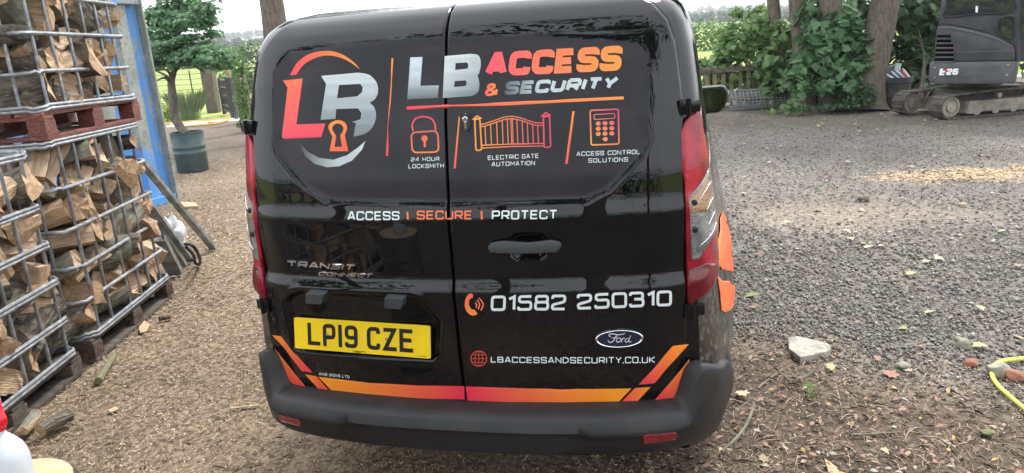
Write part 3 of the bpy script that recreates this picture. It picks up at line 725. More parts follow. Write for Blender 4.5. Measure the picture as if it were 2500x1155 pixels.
# plate lamps
for q in ([(745, 717), (790, 720), (783, 744), (746, 742)], [(938, 727), (984, 731), (978, 756), (938, 753)]):
    A = np.array(q); P = at_plane(A[:, 0], A[:, 1], np.array([-.3, -.042, .9]), np.array([.08, 1, .25])); mb = MB(); mb.prism(P, (0, .055, .0), bev=.003); mb.build('plate_lamp', M['trimgrey'], dL)

# door handle and lock
mb = MB(); prof = []
A = np.array([(1189, 607), (1196, 595), (1225, 590), (1290, 594), (1345, 588), (1366, 592), (1371, 600), (1364, 612), (1330, 618), (1270, 620), (1215, 619), (1196, 615)], float)
P = at_plane(A[:, 0], A[:, 1], np.array([hc[0], float(Yr(hc[0], hc[2]))-.034, hc[2]]), np.array([-.30*hc[0], 1, 0]))
mb.prism(P, (0, .015, 0), bev=.004)
for px in (1208, 1352):
    q = hit(np.array([px]), np.array([604.]), 0)[0]; mb.box((q[0], q[1]-.008, q[2]-.001), (.012, .018, .008), bev=.003)
mb.build('pull_handle', M['trimgrey'], dR, smooth=35)
mb = MB(); q = hit(np.array([1290., 1290]), np.array([604., 628.]), 0); mb.box((q[0][0], q[0][1]+.004, q[0][2]), (.02, .01, .012), bev=.004); mb.build('latch_bar', M['trimdark'], dR)
mb = MB(); A = np.array([(1137+13*math.cos(t), 297+26*math.sin(t)*(1 if True else 1)) for t in np.linspace(0, 2*math.pi, 25)[:-1]]); A = np.array(rnd([(1126, 283), (1130, 273), (1143, 273), (1149, 283), (1149, 311), (1144, 321), (1131, 321), (1126, 311)], 6, True))
P = hit(A[:, 0], A[:, 1], .006); mb.prism(P, (0, .006, 0), bev=.0015); lk = mb.build('lock_plate', M['trimdark'], dR)
mb = MB(); q = hit(np.array([1136., 1137.]), np.array([291., 305.]), .007); mb.lathe([(.0085, 0), (.0085, .003), (.006, .004)], 16, q[0], rot=Matrix.Rotation(R(90), 3, 'X')); mb.box(q[1], (.0042, .003, .010), bev=.001)
for py in (278, 316):
    w = hit(np.array([1137.]), np.array([float(py)]), .0065)[0]; mb.lathe([(.003, 0), (.003, .0015)], 10, w, rot=Matrix.Rotation(R(90), 3, 'X'))
mb.build('lock_cylinder', M['chrome'], dR)

# hinges
def hinge(x, z, hgt):
    mb = MB(); s = 1 if x > 0 else -1; y = float(Yr(abs(x), z))
    mb.box((x+s*.0, y-.016, z), (.017, .009, hgt*.9), bev=.004); mb.tube([(x+s*.008, y-.024, z-hgt), (x+s*.008, y-.024, z+hgt)], .0075, 12)
    mb.box((x+s*.026, y+.002, z), (.016, .010, hgt*.7), Matrix.Rotation(s*R(28), 3, 'Z'), bev=.004)
    mb.build('hinge', M['paint'], van, smooth=35)
for s in (-1, 1): hinge(s*.700, 1.475, .024); hinge(s*.712, .868, .026)

# tail lamps, wrapped round the corners
Z6 = lambda P: zoomed(1620, 200, .5192, P)
outl = Z6([(155, 112), (95, 182), (75, 290), (84, 380), (92, 470), (95, 530), (100, 700), (105, 1034), (126, 1037), (205, 975), (236, 915), (243, 870), (238, 740), (214, 560), (194, 350), (167, 205)])
low = Z6([(101, 838), (118, 836), (158, 826), (228, 700), (238, 740), (243, 870), (236, 915), (205, 975), (126, 1037), (105, 1034)])
lower2 = Z6([(104, 880), (185, 850), (240, 850), (242, 880), (234, 915), (204, 972), (126, 1034), (105, 1030)])
clr = Z6([(105, 540), (150, 490), (193, 402), (208, 470), (231, 690), (190, 765), (156, 825), (118, 831)])
amb = Z6([(112, 545), (150, 512), (188, 425), (198, 470), (204, 530), (208, 605), (114, 612)])
def patch(name, px, lift, mt, parent, mirror, thick=.012, step=7):
    V = [Vector(p) for p in px]; n = len(px); A = np.array(px); lo, hi = A.min(0), A.max(0)
    for y in np.arange(lo[1]+step/2, hi[1], step):
        for x in np.arange(lo[0]+step/2, hi[0], step): V.append(Vector((x, y)))
    r = delaunay_2d_cdt(V, [(i, (i+1) % n) for i in range(n)], [], 1, 1e-4)
    P = []; used = sorted({i for f in r[2] for i in f}); ix = {v: i for i, v in enumerate(used)}
    r = ([r[0][i] for i in used], None, [tuple(ix[i] for i in f) for f in r[2]])
    for v in r[0]:
        p, nn = cast(v.x, v.y, lift); P.append((-p[0] if mirror else p[0], p[1], p[2]))
    F = [tuple(f) if mirror else tuple(f)[::-1] for f in r[2]]
    o = link(name, P, F, mt, parent, True)
    bm = bmesh.new(); bm.from_mesh(o.data); bmesh.ops.recalc_face_normals(bm, faces=bm.faces[:])
    c = sum((f.normal.y for f in bm.faces))
    if c > 0: bmesh.ops.reverse_faces(bm, faces=bm.faces[:])
    bm.to_mesh(o.data); bm.free()
    md = o.modifiers.new('s', 'SOLIDIFY'); md.thickness = thick; md.offset = -1
    return o
for mir in (False, True):
    L = patch('tail_lamp', outl, .013, M['red'], van, mir)
    patch('brake_lens', lower2, .0145, M['redlow'], L, mir, .002)
    patch('reversing_lens', clr, .0150, M['clear'], L, mir, .003)
    patch('indicator_lens', amb, .0164, M['amber'], L, mir, .002)
    for q in ((127, 568), (133, 690)):
        p, nn = cast(*Z6([q])[0], .019); mb = MB(); mb.lathe([(.009, -.002), (.009, .001), (.004, .003)], 14, (-p[0] if mir else p[0], p[1], p[2]), rot=Matrix.Rotation(R(90), 3, 'X')); mb.build('bulb', M['trimdark'], L)
    for q in ([(196, 470), (170, 520), (140, 580)], [(206, 545), (180, 600)], [(213, 610), (188, 668)], [(222, 660), (200, 715), (150, 770)], [(180, 240), (190, 350), (188, 400)]):
        mb = MB(); P = [cast(*w, .0172)[0] for w in sm(Z6(q), 4)]; mb.tube([(-p[0] if mir else p[0], p[1], p[2]) for p in P], .0013, 6); mb.build('lens_rib', M['chrome'], L)

# flank graphics
M['flank'] = mat('orange_flank_vinyl', (.82, .13, .035), .3, col2=(.86, .2, .05), nscale=3); M['flank2'] = mat('pale_orange_flank_vinyl', (.82, .30, .06), .3)
up = Z6([(262, 640), (275, 610), (290, 640), (310, 720), (322, 800), (329, 896), (300, 889), (268, 882), (262, 860)])
dn = Z6([(249, 912), (270, 935), (305, 937), (330, 962), (334, 990), (328, 1040), (310, 1075), (285, 1083), (266, 1073), (262, 1000)])
am2 = Z6([(247, 770), (262, 700), (263, 870), (250, 862)])
for q, mt in ((up, 'flank'), (dn, 'flank'), (am2, 'flank2')):
    patch('flank_stripe', q, .004, M[mt], van, False, .001, 5)
yl = patch('reflective_sticker', [(636, 397), (641, 425), (632, 446), (629, 430)], .004, mat('yellow_sticker', (.7, .55, .03), .4), van, False, .001, 6)

# bumper
bx = spline([(0, -.105), (.15, -.104), (.3, -.096), (.45, -.078), (.57, -.054), (.67, -.022), (.75, .04), (.815, .14), (.852, .26), (.868, .35), (.845, .40)], 9)
half = bx; full = np.concatenate([bx[:0:-1]*[-1, 1], bx])
tg = np.gradient(full, axis=0); nrm = np.stack([tg[:, 1], -tg[:, 0]], 1); nrm /= np.linalg.norm(nrm, axis=1)[:, None]
if nrm[len(full)//2][1] > 0: nrm = -nrm     # outward: towards -y at the middle
A_ = [(.115, .581), (.05, .573), (.022, .563), (.015, .557), (.011, .552), (.0, .524), (.003, .518), (.011, .511), (.014, .49), (.016, .455), (.03, .432), (.07, .418), (.20, .412)]
B_ = [(.05, .70), (.014, .700), (.004, .692), (.001, .680), (.0, .64), (.0, .60), (.0, .555), (.001, .53), (.004, .50), (.010, .455), (.024, .432), (.06, .418), (.20, .412)]
V = []; nr = len(A_)
for i, (p, nn) in enumerate(zip(full, nrm)):
    w = float(sstep(.705, .752, abs(p[0]))); e = float(sstep(.33, .43, abs(p[0])))
    for j in range(nr):
        o_, z_ = (A_[j][k]*(1-w)+B_[j][k]*w for k in (0, 1))
        if 6 <= j <= 9 and w < 1:    # the lower face: proud at the ends, set back and lower-edged in the middle
            o_ += (1-e)*(.016 if j < 9 else .010)*(1-w) - e*(1-w)*.006
            z_ += (.008 if j < 8 else 0)*(1-e)*(1-w) - (.010 if j < 8 else 0)*e*(1-w)
        if z_ > .455: z_ = .455+(z_-.455)*(1-w*(.22*float(sstep(.755, .84, abs(p[0])))+.62*float(sstep(.835, .895, abs(p[0])))))
        q = p-nn*o_; V.append((q[0], q[1], z_ - .03*sstep(.7, .9, abs(p[0]))*(1 if j > 9 else 0)))
F = []; mi = []
for i in range(len(full)-1):
    for j in range(nr-1):
        F.append((i*nr+j, i*nr+j+1, (i+1)*nr+j+1, (i+1)*nr+j)); mi.append(1 if 6 <= j <= 12 and abs(full[i][0]) < .60 else 0)
bump = link('rear_bumper', V, F, [M['trim'], M['trimdark']], van, False, mi=mi)
bm = bmesh.new(); bm.from_mesh(bump.data); bmesh.ops.recalc_face_normals(bm, faces=bm.faces[:])
if sum(f.normal.y*f.calc_area() for f in bm.faces) > 0: bmesh.ops.reverse_faces(bm, faces=bm.faces[:])
bm.to_mesh(bump.data); bm.free(); soft(bump, 60)
BB = BVHTree.FromPolygons([Vector(v) for v in V], F)
for q in ([(680, 1011), (734, 1024), (737, 1041), (686, 1028)], [(1570, 1062), (1652, 1054), (1653, 1072), (1571, 1084)]):
    P = []
    for x, y in rnd(q, 5, True): l, nn, _, _ = BB.ray_cast(Vector(CAM), Vector(ray(x, y)).normalized()); P.append(l+Vector((0, -.004, 0)))
    mb = MB(); mb.prism(P, (0, .012, 0), bev=.002); mb.build('reflector', M['reddot'], van)

# door mirrors, wheels, side glass, underside
for s in (-1, 1):
    mb = MB(); cx = s*.905; rz_ = Matrix.Rotation(-s*R(6), 3, 'Z'); mb.prism([Vector((cx, 2.57, 1.27))+rz_ @ Vector((s*x, 0, z)) for x, z in rnd([(-.125, -.088), (.075, -.074), (.112, -.02), (.118, .05), (.09, .088), (-.125, .080)], .055, True, 7)], rz_ @ Vector((0, .105, 0)), bev=.016); mb.tube([(s*.86, 2.68, 1.21), (s*.96, 2.64, 1.22)], .03, 10)
    o = mb.build('door_mirror', M['trim'], van, smooth=50)
    mb = MB(); P = [Vector((cx, 2.567, 1.27))+rz_ @ Vector((s*x, 0, z)) for x, z in rnd([(-.11, -.072), (.066, -.060), (.096, -.014), (.102, .044), (.078, .072), (-.11, .066)], .045, True, 7)]; mb.prism(P, (0, .004, 0)); mb.build('mirror_glass', M['wingglass'], o)
for s in (-1, 1):
    for y in (1.0, 3.45):
        rot = Matrix.Rotation(R(90)*s, 3, 'Y')
        mb = MB(); mb.lathe([(.19, -.10), (.30, -.10), (.325, -.07), (.325, .05), (.30, .075), (.205, .08), (.19, .06)], 32, (s*.745, y, .325), rot=rot); w = mb.build('wheel', M['tyre'], van, smooth=40)
        mb = MB(); mb.lathe([(.05, .07), (.12, .065), (.175, .072), (.20, .082), (.206, .06)], 28, (s*.745, y, .325), rot=rot); mb.build('rim', M['steel'], w, smooth=40)
    P = [(s*.0, 0, 0)]
    def fl(y, z):
        l, nn, _, _ = BV.ray_cast(Vector((s*3, y, z)), Vector((-s, 0, 0))); return (l+Vector((s*.004, 0, 0))) if l else Vector((s*.8, y, z))
    V = [fl(2.0+q*.9-(.18*q*r_), 1.13+.50*r_) for r_ in np.linspace(0, 1, 5) for q in np.linspace(0, 1, 7)]
    link('side_window', V, [((i*7+j), i*7+j+1, (i+1)*7+j+1, (i+1)*7+j) for i in range(4) for j in range(6)], M['glass'], van, True)
mb = MB(); mb.box((0, 2.1, .36), (.72, 1.9, .05), bev=.02); mb.box((0, .45, .42), (.6, .35, .02), bev=.01); mb.build('underbody', M['gap'], van)
# ================================================================== firewood cages on the left
DU = np.array([-.2700, .9629, 0]); DV = np.array([-.9629, -.2700, 0]); UP = np.array([0, 0, 1.])
CN = {}
def cage(key, corner, z0, zp, rails, uprights, label, palette, sgn=1, group='wire cages of firewood', dbl=False, far=True):
    """corner: right-hand corner of the stack on the ground; u runs along the right face (sgn), v to the left"""
    c0 = np.array([corner[0], corner[1], 0.])
    P = lambda u, v, z: c0 + DU*u*sgn + DV*v + UP*z
    t = thing('wire_cage', label, 'cage', tuple(P(0, 0, z0)), group=group)
    ang = math.atan2(DU[1]*sgn, DU[0]*sgn); rot = Matrix.Rotation(ang, 3, 'Z')
    pm, bmx = palette; h = zp-z0
    # pallet: boards over blocks over runners
    ph = None
    mb = MB()
    for i in range(6): mb.box(P(.6, .08+.168*i, zp-.012), (.6, .075, .011), rot, bev=.003)
    for u in (.05, .6, 1.15): mb.box(P(u, .5, zp-.034), (.05, .5, .010), rot, bev=.003)
    ph = mb.build('pallet', pm, t)
    for u in (.055, .6, 1.145):
        for v in (.05, .5, .95):
            mb = MB(); mb.box(P(u, v, (z0+zp)/2-.010), (.055 if u != .6 else .065, .05, h/2-.034), rot, bev=.004); mb.build('block', bmx, ph)
    for v in (.05, .5, .95):
        mb = MB(); mb.box(P(.6, v, z0+.012), (.6, .052, .0115), rot, bev=.003); mb.build('runner', pm, ph)
    for u in (.04, 1.16):
        mb = MB(); mb.box(P(u, .5, z0+.012), (.04, .396, .0105), rot, bev=.003); mb.build('runner', pm, ph)
    # rails round all four sides with rounded corners
    def loop(z, ins, rr):
        pts = []
        for cu, cv, a0 in ((1.2-ins-rr, 1-ins-rr, 0), (ins+rr, 1-ins-rr, 90), (ins+rr, ins+rr, 180), (1.2-ins-rr, ins+rr, 270)):
            for k in range(7):
                a = R(a0+15*k); pts.append(P(cu+rr*math.cos(a), cv+rr*math.sin(a), z))
        return pts
    rg = np.random.default_rng(len(label))
    for i, z in enumerate(rails):
        mb = MB(); wob = rg.normal(0, .004, 28)
        L = [p+UP*w for p, w in zip(loop(z, .0, .075), wob)]
        if i == 0 or i == len(rails)-1 or dbl:
            mb.tube([p+UP*.010 for p in L], .0105, 8, True); mb.tube([p-UP*.010 for p in L], .0105, 8, True)
            mb.tube([p+(P(.6, .5, z)-P(.6, .5, z))*0 for p in loop(z, .006, .07)], .010, 6, True)
        else: mb.tube(L, .0115, 8, True)
        mb.build('rail', M['steel'], t, smooth=True)
    ztop = rails[-1]
    pos = [(u, .014) for u in uprights] + [(1.186, v) for v in (.16, .36, .56, .76)] + [(.014, v) for v in (.12, .30, .48, .66, .84)] + [(u, .986) for u in (.2, .45, .7, .95)]
    for k, (u, v) in enumerate(pos):
        mb = MB(); q = rg.normal(0, .006, 2)
        zz = [zp+.005]; 
        for z in rails[1:]: zz += [z-.02, z, z+.02]
        zz = sorted(set([min(z, ztop+.004) for z in zz])); pts = []
        for z in zz:
            near = min(abs(z-r) for r in rails[1:]) < .012
            pts.append(P(u+q[0]*(z-zp), v+(.006 if near else 0)*(1 if v < .5 else -1)*(1 if .02 < u < 1.18 else 0), z))
        mb.tube(pts, .0095, 8); mb.build('upright_bar', M['steel'], t, smooth=True)
    CN[key] = P
    return t, P
near_c, Pn = cage('near', (-2.690, 1.190), 0, .13, [.148, .342, .574, .786, .995, 1.285], [.085, .26, .48, .70, .90, 1.1], 'nearest firewood cage, cut by the left edge of the photo, on a weathered pallet', (M['oldwood'], M['oldwood']), -1, dbl=True)
mid_c, Pm = cage('mid', (-2.708, 1.310), 0, .145, [.166, .381, .593, .811, 1.049, 1.306], [.127, .30, .563, .729, .88, 1.06], 'lower firewood cage on brown pallet blocks, carrying the red pallet', (M['oldwood'], M['brownblock']), 1)
upp_c, Pu = cage('up', (-2.715, 1.345), 1.332, 1.49, [1.503, 1.70, 1.913, 2.12, 2.33], [.097, .28, .48, .679, .865, 1.04], 'upper firewood cage standing on a red painted pallet', (M['redpallet'], M['redpallet']), 1)

# ---- logs: a dozen shapes, copied
def log_mesh(kind, ln, r, seed):
    rg = np.random.default_rng(seed); seg = 7
    if kind == 'round': sec = [(math.cos(a), math.sin(a)*rg.uniform(.92, 1), 0) for a in np.linspace(0, 2*math.pi, 15)[:-1]]
    elif kind == 'half': sec = [(math.cos(a), math.sin(a)-.35, 0) for a in np.linspace(0, math.pi, 9)] + [(-.45, -.40, 1), (0, -.33, 1), (.5, -.39, 1)]
    elif kind == 'wedge': sec = [(1.25*math.cos(a)-.5, 1.25*math.sin(a)-.5, 0) for a in np.linspace(0, math.pi/2, 6)] + [(-.52, .25, 1), (-.55, -.5, 1), (.2, -.54, 1)]
    else: sec = [(-.8, -.55, 1), (-.1, -.62, 1), (.75, -.5, 1), (.86, .1, 1), (.6, .62, 0), (.1, .74, 0), (-.5, .6, 0), (-.82, .1, 1)]
    n = len(sec); ph = rg.uniform(0, 6, 4); V = []; F = []; mi = []
    for i in range(seg+1):
        t = i/seg; x = (t-.5)*ln; w = 1+.06*math.sin(ph[0]+5*t)+.03*rg.normal(); bend = .05*r*math.sin(ph[1]+3*t); tw = .16*math.sin(ph[2]+2.4*t)
        for k, (a, b, s) in enumerate(sec):
            j = 1+(.055*rg.normal() if s else .03*rg.normal())
            aa, bb = a*j*math.cos(tw)-b*j*math.sin(tw), a*j*math.sin(tw)+b*j*math.cos(tw)
            ex_ = 0 if 0 < i < seg else rg.normal(0, .006)
            V.append((x+ex_+(.05*aa*r*(1 if i == seg else -1) if i in (0, seg) else 0), aa*r*w+bend, bb*r*w))
    for i in range(seg):
        for k in range(n):
            q = (i*n+k, (i+1)*n+k, (i+1)*n+(k+1) % n, i*n+(k+1) % n); F.append(q)
            mi.append(1 if (sec[k][2] or sec[(k+1) % n][2]) else 0)
    for e, ring in ((0, list(range(n))), (1, list(range(seg*n, seg*n+n)))):
        c = np.mean([V[j] for j in ring], 0); ci = len(V); V.append(tuple(c+np.array([.004*(-1 if e == 0 else 1), 0, 0])))
        for k in range(n):
            a, b = ring[k], ring[(k+1) % n]; F.append((ci, b, a) if e else (ci, a, b)); mi.append(2)
    F = [f[::-1] for f in F]
    me = bpy.data.meshes.new('firewood_log'); me.from_pydata(V, [], F)
    bk = M['greybark'] if seed % 3 == 0 else M['bark']
    for k in (bk, M['split'], M['ends']): me.materials.append(k)
    me.polygons.foreach_set('material_index', np.array(mi, np.int32)); me.update()
    return me
LOGS = []
for i, (kd, ln, r) in enumerate([('round', .27, .062), ('round', .25, .085), ('round', .28, .045), ('half', .27, .090), ('half', .25, .075), ('half', .28, .1), ('wedge', .27, .085), ('wedge', .25, .075), ('wedge', .29, .095),
                                 ('billet', .27, .062), ('billet', .30, .05), ('billet', .25, .075), ('wedge', .26, .07), ('half', .26, .085)]):
    LOGS.append((kd, log_mesh(kd, ln, r, 11+i)))
KL = {'round': 'round unsplit log', 'half': 'half-round split log, bark on its curve,', 'wedge': 'wedge of split log, pale cut faces,', 'billet': 'squarish split billet of pale wood'}
nlog = 0
def put_log(k, pos, axis, roll, where, group, s=1.):
    global nlog
    kd, me = LOGS[k]; o = bpy.data.objects.new('firewood_log', me); COL.objects.link(o); nlog += 1
    x = Vector(axis).normalized(); y = (UP if abs(x.z) < .95 else np.array([1, 0, 0])); y = Vector(np.cross(y, x)).normalized(); z = x.cross(y)
    mt = Matrix((x, y, z)).transposed() @ Matrix.Rotation(roll, 3, 'X'); m4 = mt.to_4x4(); m4.translation = Vector(pos)
    o.matrix_world = m4 @ Matrix.Scale(s, 4)
    return tag(o, KL[kd]+' '+where, 'log', group)
def fill(P, nx, nz, u0, u1, z0, z1, where, group, seed, sgn=1, layers=((.11, 1.22), (.32, 1.5)), vface=False, end_on=.5):
    rg = np.random.default_rng(seed)
    for li, (dep, s) in enumerate(layers):
        a = nx if li == 0 else int(nx/1.5); b = nz if li == 0 else int(nz/1.5)
        for j in range(b):
            for i in range(a):
                if li and rg.random() < .12: continue
                u = u0+(u1-u0)*(i+.5+(.25 if j % 2 else -.25)+rg.uniform(-.2, .2))/a; z = z0+(z1-z0)*(j+.5+rg.uniform(-.18, .18))/b
                dp = dep+rg.uniform(-.02, .05)
                out = DV if not vface else DU*sgn; al = DU*sgn if not vface else DV
                if rg.random() < end_on: ax = out + al*rg.normal(0, .38) + UP*rg.normal(0, .3); dp += .05
                else: ax = al + out*rg.normal(0, .3) + UP*rg.normal(0, .55)
                lim = u1 if not vface else 1
                u = min(max(u, u0+.04), u1-.04)
                k = int(rg.choice(len(LOGS), p=np.array([1, .8, 1, 1.4, 1.4, 1, 1.5, 1.5, 1.2, 1.1, 1, 1.1, 1.5, 1.3])/16.8))
                pos = P(u, dp, z) if not vface else P(dp, u, z)
                put_log(k, pos, ax, rg.uniform(0, 6.28), where, group, s*rg.uniform(.88, 1.1))
fill(Pm, 7, 7, .04, 1.17, .17, 1.27, 'in the lower cage under the red pallet', 'firewood logs in the lower cage', 21)
fill(Pn, 5, 7, .02, .90, .15, 1.19, 'in the nearest cage at the left edge', 'firewood logs in the nearest cage', 34, -1, layers=((.11, 1.22), (.32, 1.5)))
fill(Pu, 7, 5, .04, 1.17, 1.53, 2.26, 'in the upper cage above the red pallet', 'firewood logs in the upper cage', 47)
fill(Pu, 4, 5, .30, .95, 1.53, 2.2, 'in the upper cage above the red pallet', 'firewood logs in the upper cage', 52, vface=True, layers=((.10, 1.05),))
fill(Pm, 3, 3, .30, .80, .95, 1.27, 'in the lower cage under the red pallet', 'firewood logs in the lower cage', 53, vface=True, layers=((.10, 1.05),))

bk_c, Pb = cage('back', (-1.98, -1.32), 0, .13, [.148, .35, .57, .79, 1.0, 1.27], [.1, .3, .5, .7, .9, 1.1], 'firewood cage behind the camera, reflected in the left rear door', (M['oldwood'], M['oldwood']), -1)
fill(Pb, 5, 5, .04, 1.16, .16, 1.2, 'in the cage reflected in the rear doors', 'firewood logs in the reflected cage', 77, -1, layers=((.11, 1.3),))
# loose wood by the pallets and at the front
def ground_log(k, a, b, s, label, z=.05):
    A, B = at_z(*a, z), at_z(*b, z); o = put_log(k, (A+B)/2, B-A, .4, '', 'x', s); del o['group']; o['label'] = label; return o
ground_log(10, (50, 1058), (92, 1006), .6, 'pale split billet leaning on the ground by the near pallet', .06)
ground_log(0, (105, 1045), (165, 1015), .55, 'knobbly bark covered branch stub lying beside the pale billet', .05)
def stick(pts, r, label, mt='greybark', z=.02, cat='stick', name='stick'):
    mb = MB(); P = [at_z(x, y, z) for x, y in pts]; P = spline(P, 4); mb.tube(P, list(np.linspace(r, r*.75, len(P))), 8)
    return tag(mb.build(name, M[mt], None, smooth=True), label, cat)
M['moss'] = mat('mossy_bark', (.15, .16, .07), .9, col2=(.17, .15, .11), nscale=8, bump=.5)
stick([(240, 930), (258, 900), (280, 866)], .022, 'thick mossy green stick lying by the near pallet', 'moss', .02)
stick([(388, 778), (418, 774)], .018, 'short dark stick on the chips by the lower cage', 'bark', .018)
stick([(565, 998), (632, 990)], .009, 'thin pale splinter on the chips left of the bumper', 'split', .012)
stick([(1840, 985), (1830, 1020), (1808, 1058), (1762, 1102)], .008, 'long bare grey twig right of the bumper', 'greybark', .015)
stick([(1850, 948), (1900, 912), (1935, 930), (1990, 905)], .006, 'forked twig beside the pale stone slab', 'greybark', .012)
stick([(2075, 1062), (2130, 1060), (2200, 1056)], .007, 'straight brown twig lying level in the leaf litter', 'bark', .012)
stick([(1228, 1052), (1180, 1105)], .006, 'green stalk in the shade under the bumper', 'moss', .01) if False else None
M['chipw'] = mat('pale_split_face', (.5, .36, .22), .8, col2=(.4, .27, .16), nscale=12, stretch=(1, 6, 6), bump=.3)
def chip(pts, th, label, mt='chipw', cat='wood chip', name='wood_chip', z=.012, tilt=0.):
    P = [at_z(x, y, z)+UP*(tilt*i) for i, (x, y) in enumerate(pts)]; mb = MB(); mb.prism(P, (0, 0, -th), bev=.002); return tag(mb.build(name, M[mt]), label, cat)
chip([(338, 800), (352, 782), (366, 790), (358, 808), (342, 812)], .008, 'pale torn wood chip beside the brown pallet block')
chip([(262, 1000), (285, 992), (290, 998), (270, 1006)], .008, 'small pale chip on the ground left of the van')
chip([(2012, 1118), (2065, 1155), (2045, 1170), (2022, 1150)], .01, 'pale pointed wood shard at the bottom edge')
chip([(440, 492), (478, 494), (484, 503), (442, 505)], .03, 'weathered offcut of wood behind the leaning rails', z=.03)

# chopping block and spray bottle at the front left
bp = at_d(33, 1200, 1.44); zb = bp[2]
st = thing('chopping_block', 'pale sawn log round at the bottom left corner', 'log', (bp[0]-.02, bp[1]-.01, 0))
mb = MB(); pr = [(.142, 0), (.145, .1), (.138, .4), (.136, zb-.012), (.128, zb)]; mb.lathe(pr, 28, (bp[0]-.02, bp[1]-.01, 0)); mb.build('bark_side', M['bark'], st, smooth=50)
mb = MB(); mb.lathe([(.127, zb+.0005), (.02, zb+.0012), (.001, zb+.0014)], 28, (bp[0]-.02, bp[1]-.01, 0)); mb.build('sawn_top', M['chipw'], st)
sb = thing('spray_bottle', 'milky white spray bottle with red trigger head', 'bottle', tuple(bp))
ctr = at_d(20, 1150, 1.42); b0 = np.array([bp[0], bp[1], zb+.002]); sb.location = Vector(b0)
mb = MB(); mb.lathe([(.040, 0), (.043, .006), (.043, .075), (.041, .085), (.038, .095), (.028, .112), (.017, .126), (.0145, .132), (.0145, .142)], 28, b0); mb.build('bottle_body', M['milky'], sb, smooth=50)
hx = np.array([math.cos(R(-15)), math.sin(R(-15)), 0])
mb = MB(); mb.lathe([(.017, .137), (.018, .139), (.018, .152), (.015, .156)], 20, b0); 
mb.prism([b0+hx*x+UP*z+np.array([-hx[1], hx[0], 0])*-.011 for x, z in ((.008, .156), (.030, .150), (.034, .165), (.028, .185), (.026, .205), (.002, .205), (-.004, .18))], np.array([-hx[1], hx[0], 0])*.022, bev=.004); mb.build('trigger', M['redplastic'], sb, smooth=40)
mb = MB(); mb.prism([b0+hx*x+UP*z+np.array([-hx[1], hx[0], 0])*-.012 for x, z in ((-.03, .160), (.0, .158), (.002, .2), (.028, .203), (.022, .216), (-.004, .222), (-.034, .205))], np.array([-hx[1], hx[0], 0])*.024, bev=.005); mb.build('spray_head', M['white'], sb, smooth=40)

# leaning galvanised channels, sack and hose behind the cages
def channel(foot, top, w, d, label, topplan, zf=.0, mt='rail'):
    A = at_z(*foot, zf+.01); zt_d = ray(*top); t = np.hypot(topplan[0]-CAM[0], topplan[1]-CAM[1])/np.hypot(zt_d[0], zt_d[1]); B = CAM+zt_d*t
    x = (B-A); x /= np.linalg.norm(x); y = np.cross(UP, x); y /= np.linalg.norm(y); z = np.cross(x, y); th = .006
    mb = MB()
    def bar(y0, y1, z0, z1):
        mb.prism([A+y*a+z*b for a, b in ((y0, z0), (y1, z0), (y1, z1), (y0, z1))], B-A)
    bar(-w/2, w/2, 0, th); bar(-w/2, -w/2+th, th+.0005, d); bar(w/2-th, w/2, th+.0005, d)
    return tag(mb.build('steel_channel', M[mt]), label, 'steel rail', 'galvanised channels leaning behind the cages')
channel((520, 610), (338, 392), .06, .035, 'longest galvanised channel, its foot furthest out on the chips', (-3.32, 2.72))
channel((466, 640), (366, 505), .055, .035, 'middle galvanised channel leaning beside the black hose', (-3.22, 2.62))
channel((450, 652), (356, 512), .045, .03, 'narrow galvanised channel leaning close behind the middle one', (-3.3, 2.66)) 
channel((428, 672), (384, 590), .11, .06, 'shortest and widest galvanised channel, nearest the cage', (-3.16, 2.62))
mb = MB(); P = [at_z(x, y, .12) for x, y in ((400, 560),)]
bm = bmesh.new(); bmesh.ops.create_icosphere(bm, subdivisions=4, radius=1); c0 = at_z(412, 585, .14)
from mathutils import noise as mnoise
for v in bm.verts:
    n = mnoise.noise(v.co*2.1)*.3+mnoise.noise(v.co*6)*.12; v.co = Vector((v.co.x*.13*(1+n), v.co.y*.16*(1+n), max(v.co.z*.22*(1+n), -.17)))+Vector(c0)
bm.verts.index_update(); mb.add([v.co for v in bm.verts], [[v.index for v in f.verts] for f in bm.faces]); bm.free()
tag(mb.build('plastic_sack', M['sack'], None, smooth=True), 'crumpled pale grey plastic sack behind the leaning channels', 'sack')
hp = [at_z(452, 596, .34), at_z(470, 600, .36), at_z(484, 620, .26), at_z(489, 640, .10), at_z(484, 646, .02), at_z(476, 640, .06), at_z(472, 622, .2), at_z(455, 604, .32)]
mb = MB(); mb.tube(spline(hp, 6), .013, 8); tag(mb.build('hose_loop', M['black'], None, smooth=True), 'loop of black hose hanging over the channels', 'hose')

# ---- blue container wall
A = at_z(431, 487, 0); B = at_z(379, 503, 0); dr = (B-A); dr[2] = 0; dr /= np.linalg.norm(dr); nb = np.array([dr[1], -dr[0], 0])
if nb @ (CAM-A) < 0: nb = -nb
M['blue'] = mat('peeling_blue_paint', (.30, .32, .30), .6, col2=(.22, .24, .20), nscale=5, stretch=(1, 1, .8), bump=.15, bscale=70, col3=(.16, .17, .12), n3=26)
nt_ = M['blue'].node_tree; bs_ = nt_.nodes['Principled BSDF']; old = bs_.inputs['Base Color'].links[0].from_socket
n1 = nt_.nodes.new('ShaderNodeTexNoise'); n1.inputs['Scale'].default_value = 13; n1.inputs['Detail'].default_value = 10; n1.inputs['Roughness'].default_value = .72
at_ = nt_.nodes.new('ShaderNodeAttribute'); at_.attribute_name = 'Col'; sx_n = nt_.nodes.new('ShaderNodeSeparateColor'); nt_.links.new(at_.outputs['Color'], sx_n.inputs['Color'])
mp_ = nt_.nodes.new('ShaderNodeMapping'); mp_.inputs['Scale'].default_value = (1, 1, .28); t_ = nt_.nodes.new('ShaderNodeTexCoord')
